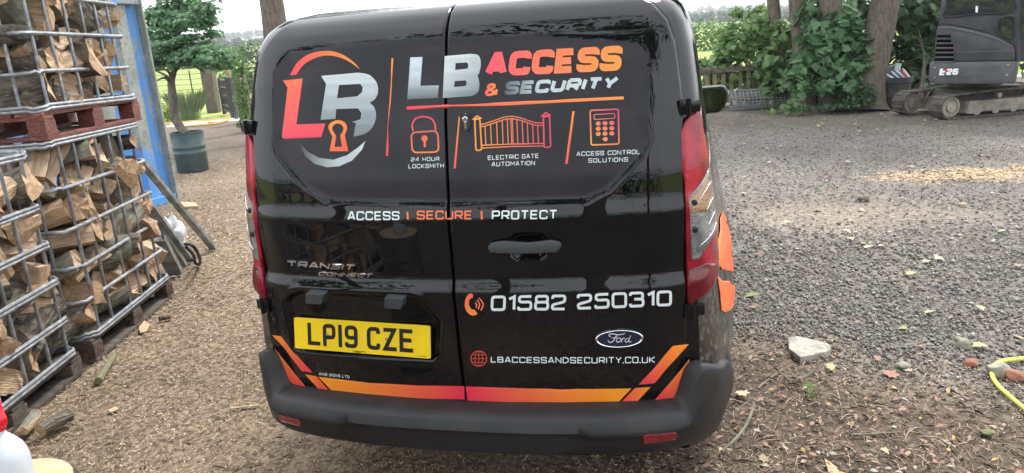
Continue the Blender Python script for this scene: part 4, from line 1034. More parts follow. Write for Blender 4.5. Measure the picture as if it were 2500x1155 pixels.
nt_.links.new(t_.outputs['Object'], mp_.inputs['Vector']); nt_.links.new(mp_.outputs[0], n1.inputs['Vector'])
ad = nt_.nodes.new('ShaderNodeMath'); ad.operation = 'ADD'; nt_.links.new(n1.outputs['Fac'], ad.inputs[0]); nt_.links.new(sx_n.outputs[0], ad.inputs[1])
cr = nt_.nodes.new('ShaderNodeValToRGB'); cr.color_ramp.elements[0].position = .49; cr.color_ramp.elements[1].position = .60
nt_.links.new(ad.outputs[0], cr.inputs['Fac'])
mxx = nt_.nodes.new('ShaderNodeMix'); mxx.data_type = 'RGBA'; mxx.inputs[7].default_value = (.085, .26, .60, 1); nt_.links.new(cr.outputs[0], mxx.inputs[0]); nt_.links.new(old, mxx.inputs[6]); nt_.links.new(mxx.outputs[2], bs_.inputs['Base Color'])
ct = thing('shipping_container', 'old corrugated container with peeling blue paint behind the firewood', 'container', tuple(A))
prof = []; s = .005; Lc = 5.4
while s < Lc:
    prof += [(s, -.075), (s+.17, -.075), (s+.23, 0.), (s+.40, 0.), (s+.46, -.075)]; s += .46
zs = np.linspace(.10, 2.45, 24); V = []; C = []
for z in zs:
    for a, b in prof:
        V.append(A+dr*a+nb*b+UP*z); C.append((.085 if b < -.01 else -.08)+.15*float(sstep(1.0, .5, z)))
k = len(prof); F = [(i*k+j, i*k+j+1, (i+1)*k+j+1, (i+1)*k+j) for i in range(len(zs)-1) for j in range(k-1)]
link('corrugated_wall', V, F, M['blue'], ct, cols=np.repeat(np.array(C)[:, None], 3, 1))
rt = Matrix.Rotation(math.atan2(dr[1], dr[0]), 3, 'Z')
def cbox(a, b, z, h, name, bev=.006, c=-.1):
    mb = MB(); mb.box(A+dr*a+nb*b+UP*z, h, rt, bev=bev); o = link(name, mb.V, mb.F, M['blue'], ct, cols=np.full((len(mb.V), 3), c)); return o
cbox(-.012, -.03, 1.28, (.014, .06, 1.28), 'corner_post', c=-.3); cbox(2.75, -.0, .05, (2.7, .05, .05), 'bottom_rail', c=.2); cbox(2.75, 0, 2.5, (2.7, .05, .05), 'top_rail', c=0)
cbox(2.7, -1.25, 2.56, (2.72, 1.2, .02), 'roof'); cbox(.02, -1.25, 1.28, (.02, 1.18, 1.24), 'end_wall', c=.1)

# ================================================================== vegetation tools
def leafshape(kind):
    if kind == 'maple':
        p = [(0, -.5), (.16, -.30), (.46, -.36), (.36, -.12), (.55, .10), (.28, .12), (.24, .30), (0, .56), (-.24, .30), (-.28, .12), (-.55, .10), (-.36, -.12), (-.46, -.36), (-.16, -.30)]
        return np.array([(x, y, .16*abs(x)-.10*y*y) for x, y in p])
    p = [(0, -.5), (.26, -.12), (.22, .2), (0, .5), (-.22, .2), (-.26, -.12)]
    return np.array([(x, y, .22*abs(x)-.15*y*y) for x, y in p])
def leaves(clusters, size, rg, up=.55, shell=.55, cols=((.035, .085, .022), (.075, .15, .035)), kind='leaf', hang=.25, jit=.5):
    """clusters: (centre, (rx,ry,rz), n). Leaves spread through each clump, denser at its skin."""
    T = leafshape(kind); VV = []; CC = []
    for c, r, n in clusters:
        d = rg.normal(size=(n, 3)); d /= np.linalg.norm(d, axis=1)[:, None]
        rad = rg.uniform(shell, 1., n)**.6; lump = 1+.28*np.sin(d[:, 0]*5+c[0]*7)*np.sin(d[:, 1]*4+c[1]*5)+.15*np.sin(d[:, 2]*9+c[2])
        p = np.array(c)+d*np.array(r)*(rad*lump)[:, None]
        nm = d*.8+np.array([0, 0, up])+rg.normal(0, jit, (n, 3)); nm /= np.linalg.norm(nm, axis=1)[:, None]
        t = np.cross(nm, rg.normal(size=(n, 3))); t += np.array([0, 0, -hang]); t -= nm*(t*nm).sum(1)[:, None]; t /= np.linalg.norm(t, axis=1)[:, None]
        b = np.cross(nm, t); s = size*rg.uniform(.6, 1.25, n)
        V = p[:, None]+s[:, None, None]*(T[None, :, 0:1]*b[:, None]+T[None, :, 1:2]*t[:, None]+T[None, :, 2:3]*nm[:, None])
        q = rg.random(n)[:, None]**1.5; VV.append(V); CC.append(np.array(cols[0])*(1-q)+np.array(cols[1])*q)
    return np.concatenate(VV), np.concatenate(CC)
def foliage(name, parent, clusters, size, seed, mt='leaf', **k):
    V, C = leaves(clusters, size, np.random.default_rng(seed), **k); return bulk(name, V, V.shape[1], M[mt], C, parent)
def clumps(c, R3, k, n, rg, r=(.25, .45), lo=-1.):
    out = []
    for i in range(k):
        d = rg.normal(size=3); d /= np.linalg.norm(d); d[2] = max(d[2], lo); q = rg.uniform(.45, .95)
        rr = rg.uniform(*r)*np.array(R3); out.append((np.array(c)+d*np.array(R3)*q, rr*rg.uniform(.8, 1.2, 3), n))
    return out

# ---- planter and its small tree
pc = at_z(447, 424, 0); pc = pc + np.array([0, .27, 0]); Dp = float((pc-CAM) @ CR[2])
def zat(px, py, plan):
    d = ray(px, py); t = np.hypot(plan[0]-CAM[0], plan[1]-CAM[1])/np.hypot(d[0], d[1]); return float(CAM[2]+t*d[2])
ht = zat(450, 322, pc)
ht = max(.5, min(ht, .9))
pn_ = thing('planter', 'blue grey plastic drum planter holding the small tree', 'planter', tuple(pc))
sc_ = .92
pr = [(.255, 0), (.268, .01), (.272, ht*.45), (.279, ht*.46), (.279, ht*.5), (.272, ht*.51), (.275, ht*.60), (.282, ht*.61), (.282, ht*.65), (.276, ht*.66), (.283, ht-.02), (.292, ht-.015), (.292, ht), (.272, ht), (.270, ht-.08)]
mb = MB(); mb.lathe([(r_*sc_, z_) for r_, z_ in pr], 40, pc); mb.build('drum', M['drum'], pn_, smooth=50)
mb = MB(); mb.lathe([(.246, ht-.075), (.1, ht-.06), (.01, ht-.055)], 30, pc); mb.build('soil', M['soil'], pn_)
rg = np.random.default_rng(5); TD = lambda x, y, dd=0.: at_d(x, y, Dp+dd)
tr_ = thing('potted_tree', 'small cloud pruned tree with two leafy tiers growing in the drum', 'tree', tuple(pc))
mb = MB(); base = np.array([pc[0], pc[1], ht-.06])
tp = [base, TD(428, 290), TD(423, 245), TD(418, 200), TD(424, 178), TD(428, 140), TD(427, 85), TD(430, 30), TD(432, -30)]
mb.tube(spline(tp, 4), list(np.interp(np.linspace(0, 1, 33), [0, .35, .45, .6, 1], [.075, .062, .05, .035, .02])), 10)
for q in ([(424, 180), (436, 165), (455, 158), (475, 160), (500, 152)], [(416, 198), (405, 185), (392, 178), (378, 172)], [(420, 186), (405, 170), (385, 168)], [(475, 160), (490, 170), (500, 176)], [(415, 200), (402, 190), (384, 196)], [(428, 90), (450, 70), (480, 60)], [(428, 85), (400, 70), (375, 60)]):
    P = [TD(x, y, rg.uniform(-.25, .25) if i else 0) for i, (x, y) in enumerate(q)]; P = spline(P, 4); mb.tube(P, list(np.linspace(.03, .010, len(P))), 7)
mb.build('trunk', M['trunk'], tr_, smooth=True)
cl_ = []
for x, y, rx, ry, n in ((455, 140, 60, 24, 2000), (400, 135, 42, 28, 1200), (510, 140, 48, 30, 1500), (380, 150, 25, 18, 500), (535, 150, 25, 22, 500), (470, 115, 60, 14, 900), (400, 105, 40, 12, 500),
                        (430, 50, 62, 28, 2200), (385, 40, 42, 32, 1300), (485, 50, 42, 24, 1300), (440, 15, 60, 25, 1800), (520, 82, 22, 12, 260), (500, 20, 30, 25, 700), (430, -30, 70, 30, 1500), (380, 80, 30, 14, 400), (455, 92, 40, 10, 600), (405, 90, 30, 10, 400), (545, 150, 22, 18, 500), (500, 120, 40, 16, 500), (548, 160, 12, 14, 150)):
    c = TD(x, y, rg.uniform(-.35, .35)); s = Dp/FPX; cl_.append((c, (rx*s, .45 if rx > 30 else .25, ry*s), int(n*.36)))
foliage('crown', tr_, cl_, .078, 8, kind='maple', up=.9, shell=.2, cols=((.10, .21, .10), (.19, .33, .17)))

# ---- gate, posts, wires, plants at the field edge
gb = at_z(574, 289, 0); ga_ = at_z(524, 268, 0); gd_ = ga_-gb; gd_[2] = 0; Lg = 2.6; gd_ /= np.linalg.norm(gd_); hg_ = zat(563, 192, gb)
gt = thing('garden_gate', 'black wrought iron gate standing open at the field edge', 'gate', tuple(gb))
GP = lambda s, z: gb+gd_*s+UP*z
mb = MB(); mb.box(GP(0, hg_/2+.02), (.09, .09, hg_/2+.02), bev=.015); mb.build('gate_post', M['iron'], gt); mb = MB(); mb.box(GP(Lg, hg_/2), (.05, .05, hg_/2), bev=.01); mb.build('gate_post', M['iron'], gt)
mb = MB()
for z in (hg_-.06, hg_-.30, .32, .14): mb.tube([GP(.05, z), GP(Lg, z)], .032, 6)
mb.build('crossbar', M['iron'], gt)
mb = MB()
for i in range(8):
    s = .25+i*.30; z = np.linspace(.32, hg_-.30, 25); mb.tube([GP(s+.085*math.sin(q*9.), q) for q in z], .014, 5); mb.tube([GP(s-.085*math.sin(q*9.), q) for q in z], .014, 5)
    mb.tube([GP(s+.11*math.cos(a), hg_-.18+.10*math.sin(a)) for a in np.linspace(0, 6.283, 13)[:-1]], .014, 5, True); mb.tube([GP(s+.09*math.cos(a), .23+.07*math.sin(a)) for a in np.linspace(0, 6.283, 11)[:-1]], .012, 5, True)
mb.build('scrollwork', M['iron'], gt)
def post(px, py, ptop, w, label, mt='post', name='fence_post', slope=False):
    b = at_z(px, py, 0); h = zat(px-6, ptop, b); mb = MB(); mb.box((b[0], b[1], h/2), (w/2, w/2, h/2), Matrix.Rotation(R(12), 3, 'Z'), bev=.02); return tag(mb.build(name, M[mt]), label, 'post')
post(524, 274, 160, .40, 'thick dark gatepost behind the iron gate', 'trunk')
post(603, 300, 168, .30, 'ivy wrapped wooden post beside the van', 'trunk')
post(571, 262, 172, .16, 'slim pale post beyond the iron gate')
f0, f1 = at_z(330, 262, 0), at_z(640, 245, 0)
wf = thing('wire_fence', 'strands of wire on thin posts along the meadow', 'fence', tuple(f0))
for i in range(6):
    z = .22+.23*i; mb = MB(); mb.tube([f0+UP*z, (f0+f1)/2+UP*(z-.03), f1+UP*z], .010, 5); mb.build('wire', M['iron'], wf)
for i in range(7):
    q = f0+(f1-f0)*(i+.36)/7; mb = MB(); mb.tube([q, q+UP*1.5], .03, 6); mb.build('stake', M['iron'], wf)
def blades(name, label, c, r, n, h, seed, cols, cat='plant', w=.014, parent=None, lean=.6):
    rg = np.random.default_rng(seed); a = rg.uniform(0, 6.283, n); d = np.stack([np.cos(a), np.sin(a), 0*a], 1); q = rg.random(n)**.5
    b = np.array(c)+d*(r*q*.35)[:, None]; hh = h*rg.uniform(.55, 1.05, n); ln = lean*q*rg.uniform(.5, 1.2, n); s = np.stack([-d[:, 1], d[:, 0], 0*a], 1)
    P = [b+d*(hh*ln*t*t)[:, None]+UP*(hh*(t-.28*ln*t**3))[:, None] for t in (0, .35, .7, 1)]; ws = (w, w*.85, w*.55, .001)
    V = np.stack([P[0]-s*ws[0], P[1]-s*ws[1], P[2]-s*ws[2], P[3], P[2]+s*ws[2], P[1]+s*ws[1], P[0]+s*ws[0]], 1)
    t = rg.random(n)[:, None]; o = bulk(name, V, 7, M['straw'], np.array(cols[0])*(1-t)+np.array(cols[1])*t)
    return tag(o, label, cat)
blades('grass_tussock', 'tall spiky ornamental grass clump behind the drum planter', at_z(464, 292, 0), 1.0, 700, 1.05, 3, ((.10, .16, .07), (.24, .32, .15)), w=.003, lean=.45)
tag(foliage('low_weeds', None, [(at_z(405, 285, .12), (.6, .7, .35), 900), (at_z(395, 268, .15), (.5, .9, .5), 700)], .10, 4, cols=((.09, .16, .02), (.26, .32, .03))), 'yellow green weeds between container and grass clump', 'plant')
mb = MB(); mb.tube(spline([at_z(x, y, .02) for x, y in ((380, 304), (430, 300), (470, 296), (520, 293), (560, 287), (574, 284), (560, 291), (525, 299), (508, 297), (530, 290), (566, 290), (520, 303), (450, 308))], 6), .024, 8)
tag(mb.build('garden_hose', M['hoseo'], None, smooth=True), 'orange garden hose lying in loops before the gate', 'hose')
sh = thing('ivy_shrub', 'loose green shrub between the iron gate and the van', 'shrub', tuple(at_z(606, 322, 0)))
cs = [(at_z(606, 322, 0)+np.array([0, 0, z]), (.24*w, .3*w, .38), n//2) for z, w, n in ((.3, 1, 500), (.8, .8, 380), (1.3, .75, 320), (1.75, .7, 260))]
foliage('foliage', sh, cs, .10, 12, cols=((.06, .13, .03), (.16, .27, .07))); mb = MB(); q = at_z(606, 322, 0); mb.tube([q, q+UP*1.0, q+np.array([.1, .1, 1.7])], .03, 6); mb.build('stem', M['bark'], sh)
# ================================================================== right side: excavator
Z7 = lambda P: zoomed(2100, 0, .27701, P)
EO = at_z(2322, 292, 0); e2 = at_z(2500, 276, 0); EX = e2-EO; EX[2] = 0; EX /= np.linalg.norm(EX); EY = np.array([-EX[1], EX[0], 0])
HY = np.array([.40, .917, 0]); HY /= np.linalg.norm(HY); HO = EO+EY*.06
ex_ = thing('mini_excavator', 'dark grey tracked mini excavator parked under the trees', 'excavator', tuple(EO))
Lx = lambda x, y, z: EO+EX*x+EY*y+UP*z
def onp(pts, off): 
    A = np.array(pts, float); return at_plane(A[:, 0], A[:, 1], HO+HY*off, HY)
er = Matrix.Rotation(math.atan2(EX[1], EX[0]), 3, 'Z')
RW, TL_ = .205, 2.05
def track(y0):
    W = .30; path = []
    for a in np.linspace(90, 270, 13): path.append((RW*math.cos(R(a)), RW+RW*math.sin(R(a))))
    for x in np.linspace(.1, TL_-.05, 20): path.append((x, .0))
    for a in np.linspace(-90, 60, 11): path.append((TL_+.03+.20*math.cos(R(a)), .235+.2*math.sin(R(a))))
    for x in np.linspace(TL_-.05, .1, 20): path.append((x, 2*RW+.03*math.sin(math.pi*x/TL_)))
    n = len(path); A = np.array(path); tg = np.roll(A, -1, 0)-np.roll(A, 1, 0); tg /= np.linalg.norm(tg, axis=1)[:, None]; nn = np.stack([-tg[:, 1], tg[:, 0]], 1)
    V = []; th = .028
    for (x, z), q in zip(path, nn):
        for o_, y in ((0, 0), (0, W), (th, W), (th, 0)): V.append(Lx(x+q[0]*o_, y0+y, z+q[1]*o_))
    F = [(i*4+j, i*4+(j+1) % 4, ((i+1) % n)*4+(j+1) % 4, ((i+1) % n)*4+j) for i in range(n) for j in range(4)]
    tr = link('track', V, F, M['track'], ex_); mb = MB()
    D = np.cumsum(np.hypot(*(np.roll(A, -1, 0)-A).T)); Ls = D[-1]; k = 52
    for i in range(k):
        s = Ls*i/k; j = int(np.searchsorted(D, s)); p = A[j % n]; q = nn[j % n]; t = tg[j % n]
        c = Lx(p[0]-q[0]*.002, y0+W/2, max(p[1]-q[1]*.002, .012)); rot = er @ Matrix.Rotation(-math.atan2(t[1], t[0]), 3, 'Y'); mb.box(c, (.017, W/2-.006, .012), rot, bev=.004)
    mb.build('track_lug', M['track'], tr)
    mb = MB(); rot = er @ Matrix.Rotation(R(90), 3, 'X')
    mb.lathe([(.165, 0), (.168, .03), (.13, .035), (.125, .02), (.085, .02), (.082, .05), (.03, .05), (.028, .06)], 28, Lx(0, y0+.06, RW), rot=rot); mb.build('idler_wheel', M['mudsteel'], tr, smooth=40)
    mb = MB(); mb.lathe([(.17, 0), (.17, .03), (.1, .035), (.06, .06)], 20, Lx(TL_, y0+.06, .235), rot=rot)
    mb.build('drive_sprocket', M['mudsteel'], tr, smooth=40)
    for x in (.5, .85, 1.2, 1.55):
        mb = MB(); mb.lathe([(.08, 0), (.08, .03), (.03, .035)], 16, Lx(x, y0+.06, .115), rot=rot); mb.build('track_roller', M['mudsteel'], tr, smooth=40)
    mb = MB(); mb.prism([Lx(x, y0+.022, z) for x, z in ((.30, .075), (.42, .055), (.6, .085), (1.2, .085), (1.35, .06), (1.7, .075), (1.78, .26), (1.0, .27), (.34, .27))], EY*.24, bev=.012); mb.build('track_frame', M['mudsteel'], tr)
    mb = MB(); mb.lathe([(.045, -.02), (.045, .02), (.03, .025)], 14, Lx(.9, y0+.05, .335), rot=rot); mb.build('carrier_roller', M['mudsteel'], tr)
track(0); track(.92)
mb = MB(); mb.box(Lx(1.0, .61, .33), (.62, .30, .12), er, bev=.03); mb.lathe([(.42, .44), (.42, .56)], 28, Lx(1.0, .72, 0)); mb.build('undercarriage', M['track'], ex_)
# upper body: side profile in the near plane, pushed across the machine
DP = HY*1.30
def ext(px, right):   # extend a profile beyond the frame edge
    return px
sk = onp(Z7([(612, 556), (640, 548), (1380, 540), (1392, 600), (1372, 725), (1350, 740), (660, 740), (625, 728), (604, 700)]), -.0)
mb = MB(); mb.prism(sk, DP, bev=.02); skirt = mb.build('side_skirt', M['excgrey'], ex_, smooth=35)
hd = onp(Z7([(650, 545), (668, 290), (676, 235), (720, 222), (800, 224), (1000, 262), (1200, 320), (1355, 402), (1366, 470), (1366, 535)]), .02)
mb = MB(); mb.prism(hd, HY*1.26, bev=.03); hood = mb.build('engine_hood', M['exc'], ex_, smooth=35)
mb = MB(); P = onp(Z7([(845, 458), (1364, 446), (1364, 455), (845, 466)]), .012); mb.prism(P, HY*.02, bev=.002); mb.build('crease_strip', M['excgrey'], ex_)
mb = MB(); P = onp(Z7([(700, 232), (790, 234), (1000, 272), (1200, 330), (1352, 408), (1300, 402), (1150, 340), (980, 290), (800, 262), (700, 262)]), .010); mb.prism(P, HY*.03, bev=.006); mb.build('hood_shoulder', M['excgrey'], ex_, smooth=35)
# grille
mb = MB(); P = onp(Z7([(648, 545), (668, 296), (795, 298), (825, 380), (836, 470), (832, 545)]), .004); mb.prism(P, HY*.03, bev=.005); gr_ = mb.build('grille', M['exc'], ex_)
mb = MB()
for i in range(6):
    y = 308+i*41; l = 680-i*4.6; r_ = (798 if i < 2 else 815)+i*2
    P = onp(Z7([(l, y), (r_, y-2), (r_+4, y+26), (l-2, y+26)]), -.001); mb.prism(P, HY*.02, mi=0)
mb.build('grille_slot', M['gap'], gr_)
mb = MB()
for i in range(6):
    y = 308+i*41; l = 680-i*4.6; r_ = (798 if i < 2 else 815)+i*2
    P = onp(Z7([(l-4, y+27), (r_+2, y+26), (r_+3, y+39), (l-5, y+39)]), -.012); mb.prism(P, HY*.012, bev=.002)
mb.build('grille_bar', M['excgrey'], gr_)
# cab: lower panel, posts, glass
cb = onp(Z7([(695, 225), (703, 130), (712, 0), (722, -140), (735, -470), (790, -500), (1560, -540), (1640, -500), (1700, 200), (1720, 540), (1372, 545), (1362, 402), (1200, 318), (1000, 258), (800, 220)]), .06)
mb = MB(); mb.prism(cb, HY*1.0, bev=.02); cab_ = mb.build('cab', M['exc'], ex_, smooth=35)
def pane(pts, name='cab_window', off=.05, mt='glass', fr=.012):
    P = onp(Z7(pts), off); mb = MB(); mb.prism(P, HY*.02, bev=.004); o = mb.build(name, M[mt], ex_); 
    mb = MB(); Q = [p-HY*.006 for p in spline(P, 3, True)]; mb.tube(Q, .016, 6, True); mb.build('window_seal', M['black'], o); return o
w1 = pane([(750, 148), (762, 60), (772, -60), (785, -420), (1300, -440), (1340, -60), (1350, 100), (1050, 122)])
pane([(1205, 270), (1218, 185), (1240, 160), (1352, 148), (1360, 240), (1352, 320), (1325, 342), (1240, 308)])
pane([(1420, 40), (1440, -420), (1580, -440), (1650, 120), (1660, 300), (1425, 330)], 'door_glass')
mb = MB(); P = onp(Z7([(1395, 545), (1390, 300), (1400, 40), (1425, -420), (1437, -420), (1412, 40), (1402, 300), (1407, 545)]), .052); mb.prism(P, HY*.02); mb.build('door_edge', M['excgrey'], ex_)
# details seen through the cab glass and on the skirt
for q in ([(1018, 52), (1040, 56), (1036, 112), (1016, 108)],):
    mb = MB(); P = onp(Z7(q), .046); mb.prism(P, HY*.003, bev=.001); mb.build('window_sticker', M['white'], ex_)
for x, y, r_ in ((1302, 575, 10), (1292, 665, 11), (658, 596, 7), (658, 683, 7)):
    p = onp(Z7([(x, y)]), -.006)[0]; mb = MB(); mb.lathe([(r_*.0019, 0), (r_*.0019, .006), (r_*.0012, .009)], 12, p, rot=Matrix.Rotation(math.atan2(HY[1], HY[0])-R(90), 3, 'Z') @ Matrix.Rotation(R(90), 3, 'X')); mb.build('skirt_bolt', M['steel'], ex_)
mb = MB(); P = onp(Z7([(690, 590), (1238, 578), (1246, 640), (1230, 664), (700, 678)]), -.005); mb.prism(P, HY*.006, bev=.002); mb.build('skirt_panel', M['excgrey'], ex_)
def esurf(px, py, L): return at_plane(px, py, HO+HY*-.0062, HY)-HY*np.asarray(L)[:, None]
a = Art(); we = flat(rgb(225, 228, 230))
text(a, '26', *Z7([(757, 662), (856, 658), (870, 604), (768, 606)]), we, sw=.27, gw=1.0, gap=.12, r=.15)
a.poly(Z7([(694, 664), (705, 606), (732, 605), (726, 624), (752, 624), (748, 640), (722, 641), (718, 650), (742, 649), (739, 662)]), we); a.poly(Z7([(733, 605), (764, 604), (759, 621), (729, 622)]), flat(rgb(190, 30, 40)))
a.lay('model_lettering', ex_, surf=esurf)
# boom folded ahead of the cab, beyond the right edge
mb = MB(); mb.prism([Lx(2.5, .35, .62), Lx(3.2, .35, .8), Lx(3.7, .35, 1.9), Lx(3.3, .35, 2.7), Lx(3.15, .35, 2.55), Lx(3.45, .35, 1.9), Lx(3.0, .35, 1.0), Lx(2.4, .35, .8)], EY*.2, bev=.02); mb.build('boom', M['excgrey'], ex_)

# ---- dustbin with cartons and tubes
db = at_z(2183, 262, 0); hb = zat(2180, 188, db); r0 = .27
bn = thing('dustbin', 'battered dark bin crammed with cartons and tubes beside the leaning trunk', 'bin', tuple(db))
M['bin'] = mat('dark_bin_plastic', (.030, .032, .034), .6, col2=(.09, .085, .075), nscale=6, namt=.35, bump=.2)
mb = MB(); mb.lathe([(r0*.88, 0), (r0*.9, .02), (r0, hb*.8), (r0*1.06, hb*.82), (r0*1.08, hb), (r0*1.0, hb), (r0*.98, hb-.1)], 28, db); mb.build('drum', M['bin'], bn, smooth=45)
def inbin(px, py, off, name, h, label, mt, rot):
    p = at_plane(np.array([px]), np.array([py]), db+np.array([0, off, 0]), np.array([.1, -1, 0]))[0]; mb = MB(); mb.box(p, h, rot, bev=.006); return tag(mb.build(name, mt), label, 'carton' if 'carton' in name else 'tube', 'rubbish in the dustbin')
wp = M['white']; M['carton'] = mat('grey_carton', (.20, .22, .22), .7, col2=(.13, .15, .15), nscale=8); M['pale'] = mat('pale_carton', (.45, .5, .48), .7); M['blue2'] = mat('blue_print', (.10, .12, .5), .4); M['red2'] = mat('red_print', (.5, .06, .04), .4)
E3 = lambda x, y, z: Euler((R(x), R(y), R(z))).to_matrix()
inbin(2174, 174, .08, 'carton', (.12, .05, .10), 'dull grey carton at the back of the dustbin', M['carton'], E3(5, -14, 10)); inbin(2191, 164, .02, 'carton', (.052, .04, .075), 'pale upright carton standing tallest in the dustbin', M['pale'], E3(0, 8, 0))
for px, py, an, mt, lb in ((2170, 186, 30, wp, 'white tube lying left in the dustbin'), (2186, 183, 42, wp, 'long white tube leaning at the middle of the dustbin'), (2192, 182, 46, M['blue2'], 'blue printed tube in the dustbin'), (2199, 182, 40, wp, 'white capped tube right of the blue tube'),
                       (2207, 182, 48, M['red2'], 'red printed tube in the dustbin'), (2212, 179, 52, wp, 'white tube at the right rim of the dustbin'), (2161, 183, 85, wp, 'white tube upright at the left rim of the dustbin')):
    p = at_plane(np.array([px]), np.array([py]), db+np.array([0, -.10, 0]), np.array([.1, -1, 0]))[0]; mb = MB(); ax = np.array([-math.cos(R(an)), -.15, math.sin(R(an))]); mb.tube([p-ax*.10, p+ax*.075, p+ax*.078, p+ax*.115], [.022, .022, .012, .012], 10)
    tag(mb.build('sealant_tube', mt, None, smooth=40), lb, 'tube', 'rubbish in the dustbin')

# ---- roll of wire mesh
ra, rb_ = at_z(1785, 270, 0), at_z(1940, 262, 0); rr = .21; axm = rb_-ra; axm[2] = 0; Lm = np.linalg.norm(axm); axm /= Lm; pm = np.array([-axm[1], axm[0], 0])
wr = thing('mesh_roll', 'roll of galvanised wire mesh lying by the picket fence', 'wire roll', tuple(ra))
mb = MB(); rg = np.random.default_rng(9)
for j in range(22):
    a = 2*math.pi*j/22*1.0; 
    for q in (1., .72): mb.tube([ra+axm*s+pm*(rr*q*math.cos(a+q))+UP*(rr+.01+rr*q*math.sin(a+q)+.01*math.sin(3*s+j)) for s in np.linspace(0, Lm, 7)], .0042, 4)
mb.build('long_wire', M['wire'], wr); mb = MB()
for i in range(17):
    s = Lm*i/16; mb.tube([ra+axm*(s+.02*math.sin(a*2))+pm*((rr-.004*a)*math.cos(a))+UP*(rr+.01+(rr-.004*a)*math.sin(a)) for a in np.linspace(0, 12.6, 40)], .0042, 4)
mb.build('hoop_wire', M['wire'], wr)

# ---- picket fence
p0, p1 = at_z(1660, 276, 0), at_z(1960, 258, 0); p0 = p0+np.array([0, .5, 0]); p1 = p1+np.array([0, .5, 0]); fd = p1-p0; LF = np.linalg.norm(fd); fd /= LF; fn = np.array([-fd[1], fd[0], 0]); hf = zat(1790, 158, p0+fd*LF*.4)
pf = thing('picket_fence', 'mossy wooden picket fence under the sycamore shrub', 'fence', tuple(p0)); fr = Matrix.Rotation(math.atan2(fd[1], fd[0]), 3, 'Z')
for z, h in ((hf-.10, .055), (.22, .045)):
    mb = MB(); mb.box(p0+fd*LF/2+UP*z-fn*.028, (LF/2, .02, h), fr, bev=.006); mb.build('rail', M['bark'] if z > .5 else M['fence'], pf)
i = 0; s = .05; rg = np.random.default_rng(2)
while s < LF:
    h = hf*rg.uniform(.97, 1.06); mb = MB(); tl_ = rg.normal(0, .02)
    mb.prism([p0+fd*(s+x+tl_*z)+UP*z for x, z in ((-.045, .03), (.045, .03), (.045, h-.03), (.02, h), (-.02, h), (-.045, h-.03))], fn*.02, bev=.003); mb.build('picket', M['fence'], pf); s += .185

# ================================================================== trees and shrubs on the right
def crown_up(name, parent, c, R3, k, n, seed, size=.17, cols=((.03, .075, .02), (.07, .14, .03)), shell=.35):
    rg = np.random.default_rng(seed); foliage(name, parent, clumps(c, R3, k, n, rg), size, seed+1, kind='maple', cols=cols, shell=shell)
def trunk_tree(px, py, wpx, path, label, seed, crown=None, mt='trunk', loc=None, name='tree'):
    b = at_z(px, py, 0) if loc is None else np.array(loc); dep = float((b-CAM) @ CR[2]); t = thing(name, label, 'tree', tuple(b)); r = wpx/2/FPX*dep
    P = [b-UP*.05]+[at_d(x, y, dep) for x, y in path]; top = P[-1]; P = spline(P, 5); mb = MB(); mb.tube(P, list(r*np.interp(np.linspace(0, 1, len(P)), [0, .06, .2, 1], [1.45, 1.15, 1., .8])), 14)
    rg = np.random.default_rng(seed)
    for i in range(4):
        a = rg.uniform(0, 6.28); q = top-UP*rg.uniform(0, .5); mb.tube(spline([q, q+np.array([math.cos(a)*.7, math.sin(a)*.7, 1.0]), q+np.array([math.cos(a)*1.8, math.sin(a)*1.8, 1.9])], 4), list(np.linspace(r*.5, r*.12, 9)), 8)
    mb.build('trunk', M[mt], t, smooth=True)
    if crown: crown_up('crown', t, top+np.array([0, 0, crown[2]]), crown[:3] if len(crown) == 3 else crown[3:], 26, 170, seed)
    return t
trunk_tree(1912, 263, 34, [(1905, 180), (1893, 60), (1884, -40), (1870, -200)], 'slender pale trunk, leftmost of the group behind the shrub', 31, (2.4, 2.2, 1.9))
trunk_tree(1968, 266, 42, [(1960, 170), (1950, 60), (1940, -40), (1925, -220)], 'straight trunk second from the left behind the shrub', 32, (2.4, 2.2, 2.0))
trunk_tree(1996, 258, 12, [(1985, 160), (1972, 60), (1966, -40), (1955, -160)], 'thin dark sapling stem between two trunks', 33)
trunk_tree(2045, 268, 62, [(2040, 170), (2030, 70), (2022, -40), (2010, -220)], 'broad pale trunk standing left of the leaning one', 34, (2.6, 2.4, 2.0))
trunk_tree(2118, 268, 74, [(2122, 200), (2140, 110), (2160, 10), (2176, -90), (2195, -240)], 'thick dark trunk leaning to the right beside the bin', 35, (3.0, 2.6, 2.2))
tl0 = at_d(658, 60, 15.); tl0[2] = 0
trunk_tree(0, 0, 58, [(668, 40), (655, -20), (640, -70), (610, -200)], 'tall trunk rising behind the roof of the van', 36, (3.2, 3.0, 2.4), loc=tl0)
def shrub(label, spec, size, seed, cols, name='sycamore_shrub', kind='maple', stems=(), shell=.3):
    b = at_z(*spec[0][0][:2], 0) if len(spec[0][0]) == 2 else np.array(spec[0][0]); t = None; cl = []
    for (px, py), dd, rx, ry, n in spec[1:]:
        dep = float((b-CAM) @ CR[2])+dd; s = dep/FPX; cl.append((at_d(px, py, dep), (rx*s, min(.6, .55*rx*s+.15), ry*s), n))
    t = thing(name, label, 'shrub', tuple(b)); foliage('foliage', t, cl, size, seed, kind=kind, cols=cols, shell=shell)
    mb = MB()
    for c, r_, n in cl[:6]: mb.tube(spline([b+np.array([random.uniform(-.2, .2), random.uniform(-.1, .1), 0]), (b+np.array(c))/2+np.array([.1, 0, 0]), np.array(c)], 4), list(np.linspace(.03, .01, 9)), 6)
    mb.build('stem', M['bark'], t); return t
G1 = ((.075, .17, .075), (.17, .31, .14)); G2 = ((.10, .20, .07), (.27, .40, .14)); G3 = ((.035, .085, .035), (.09, .16, .065))
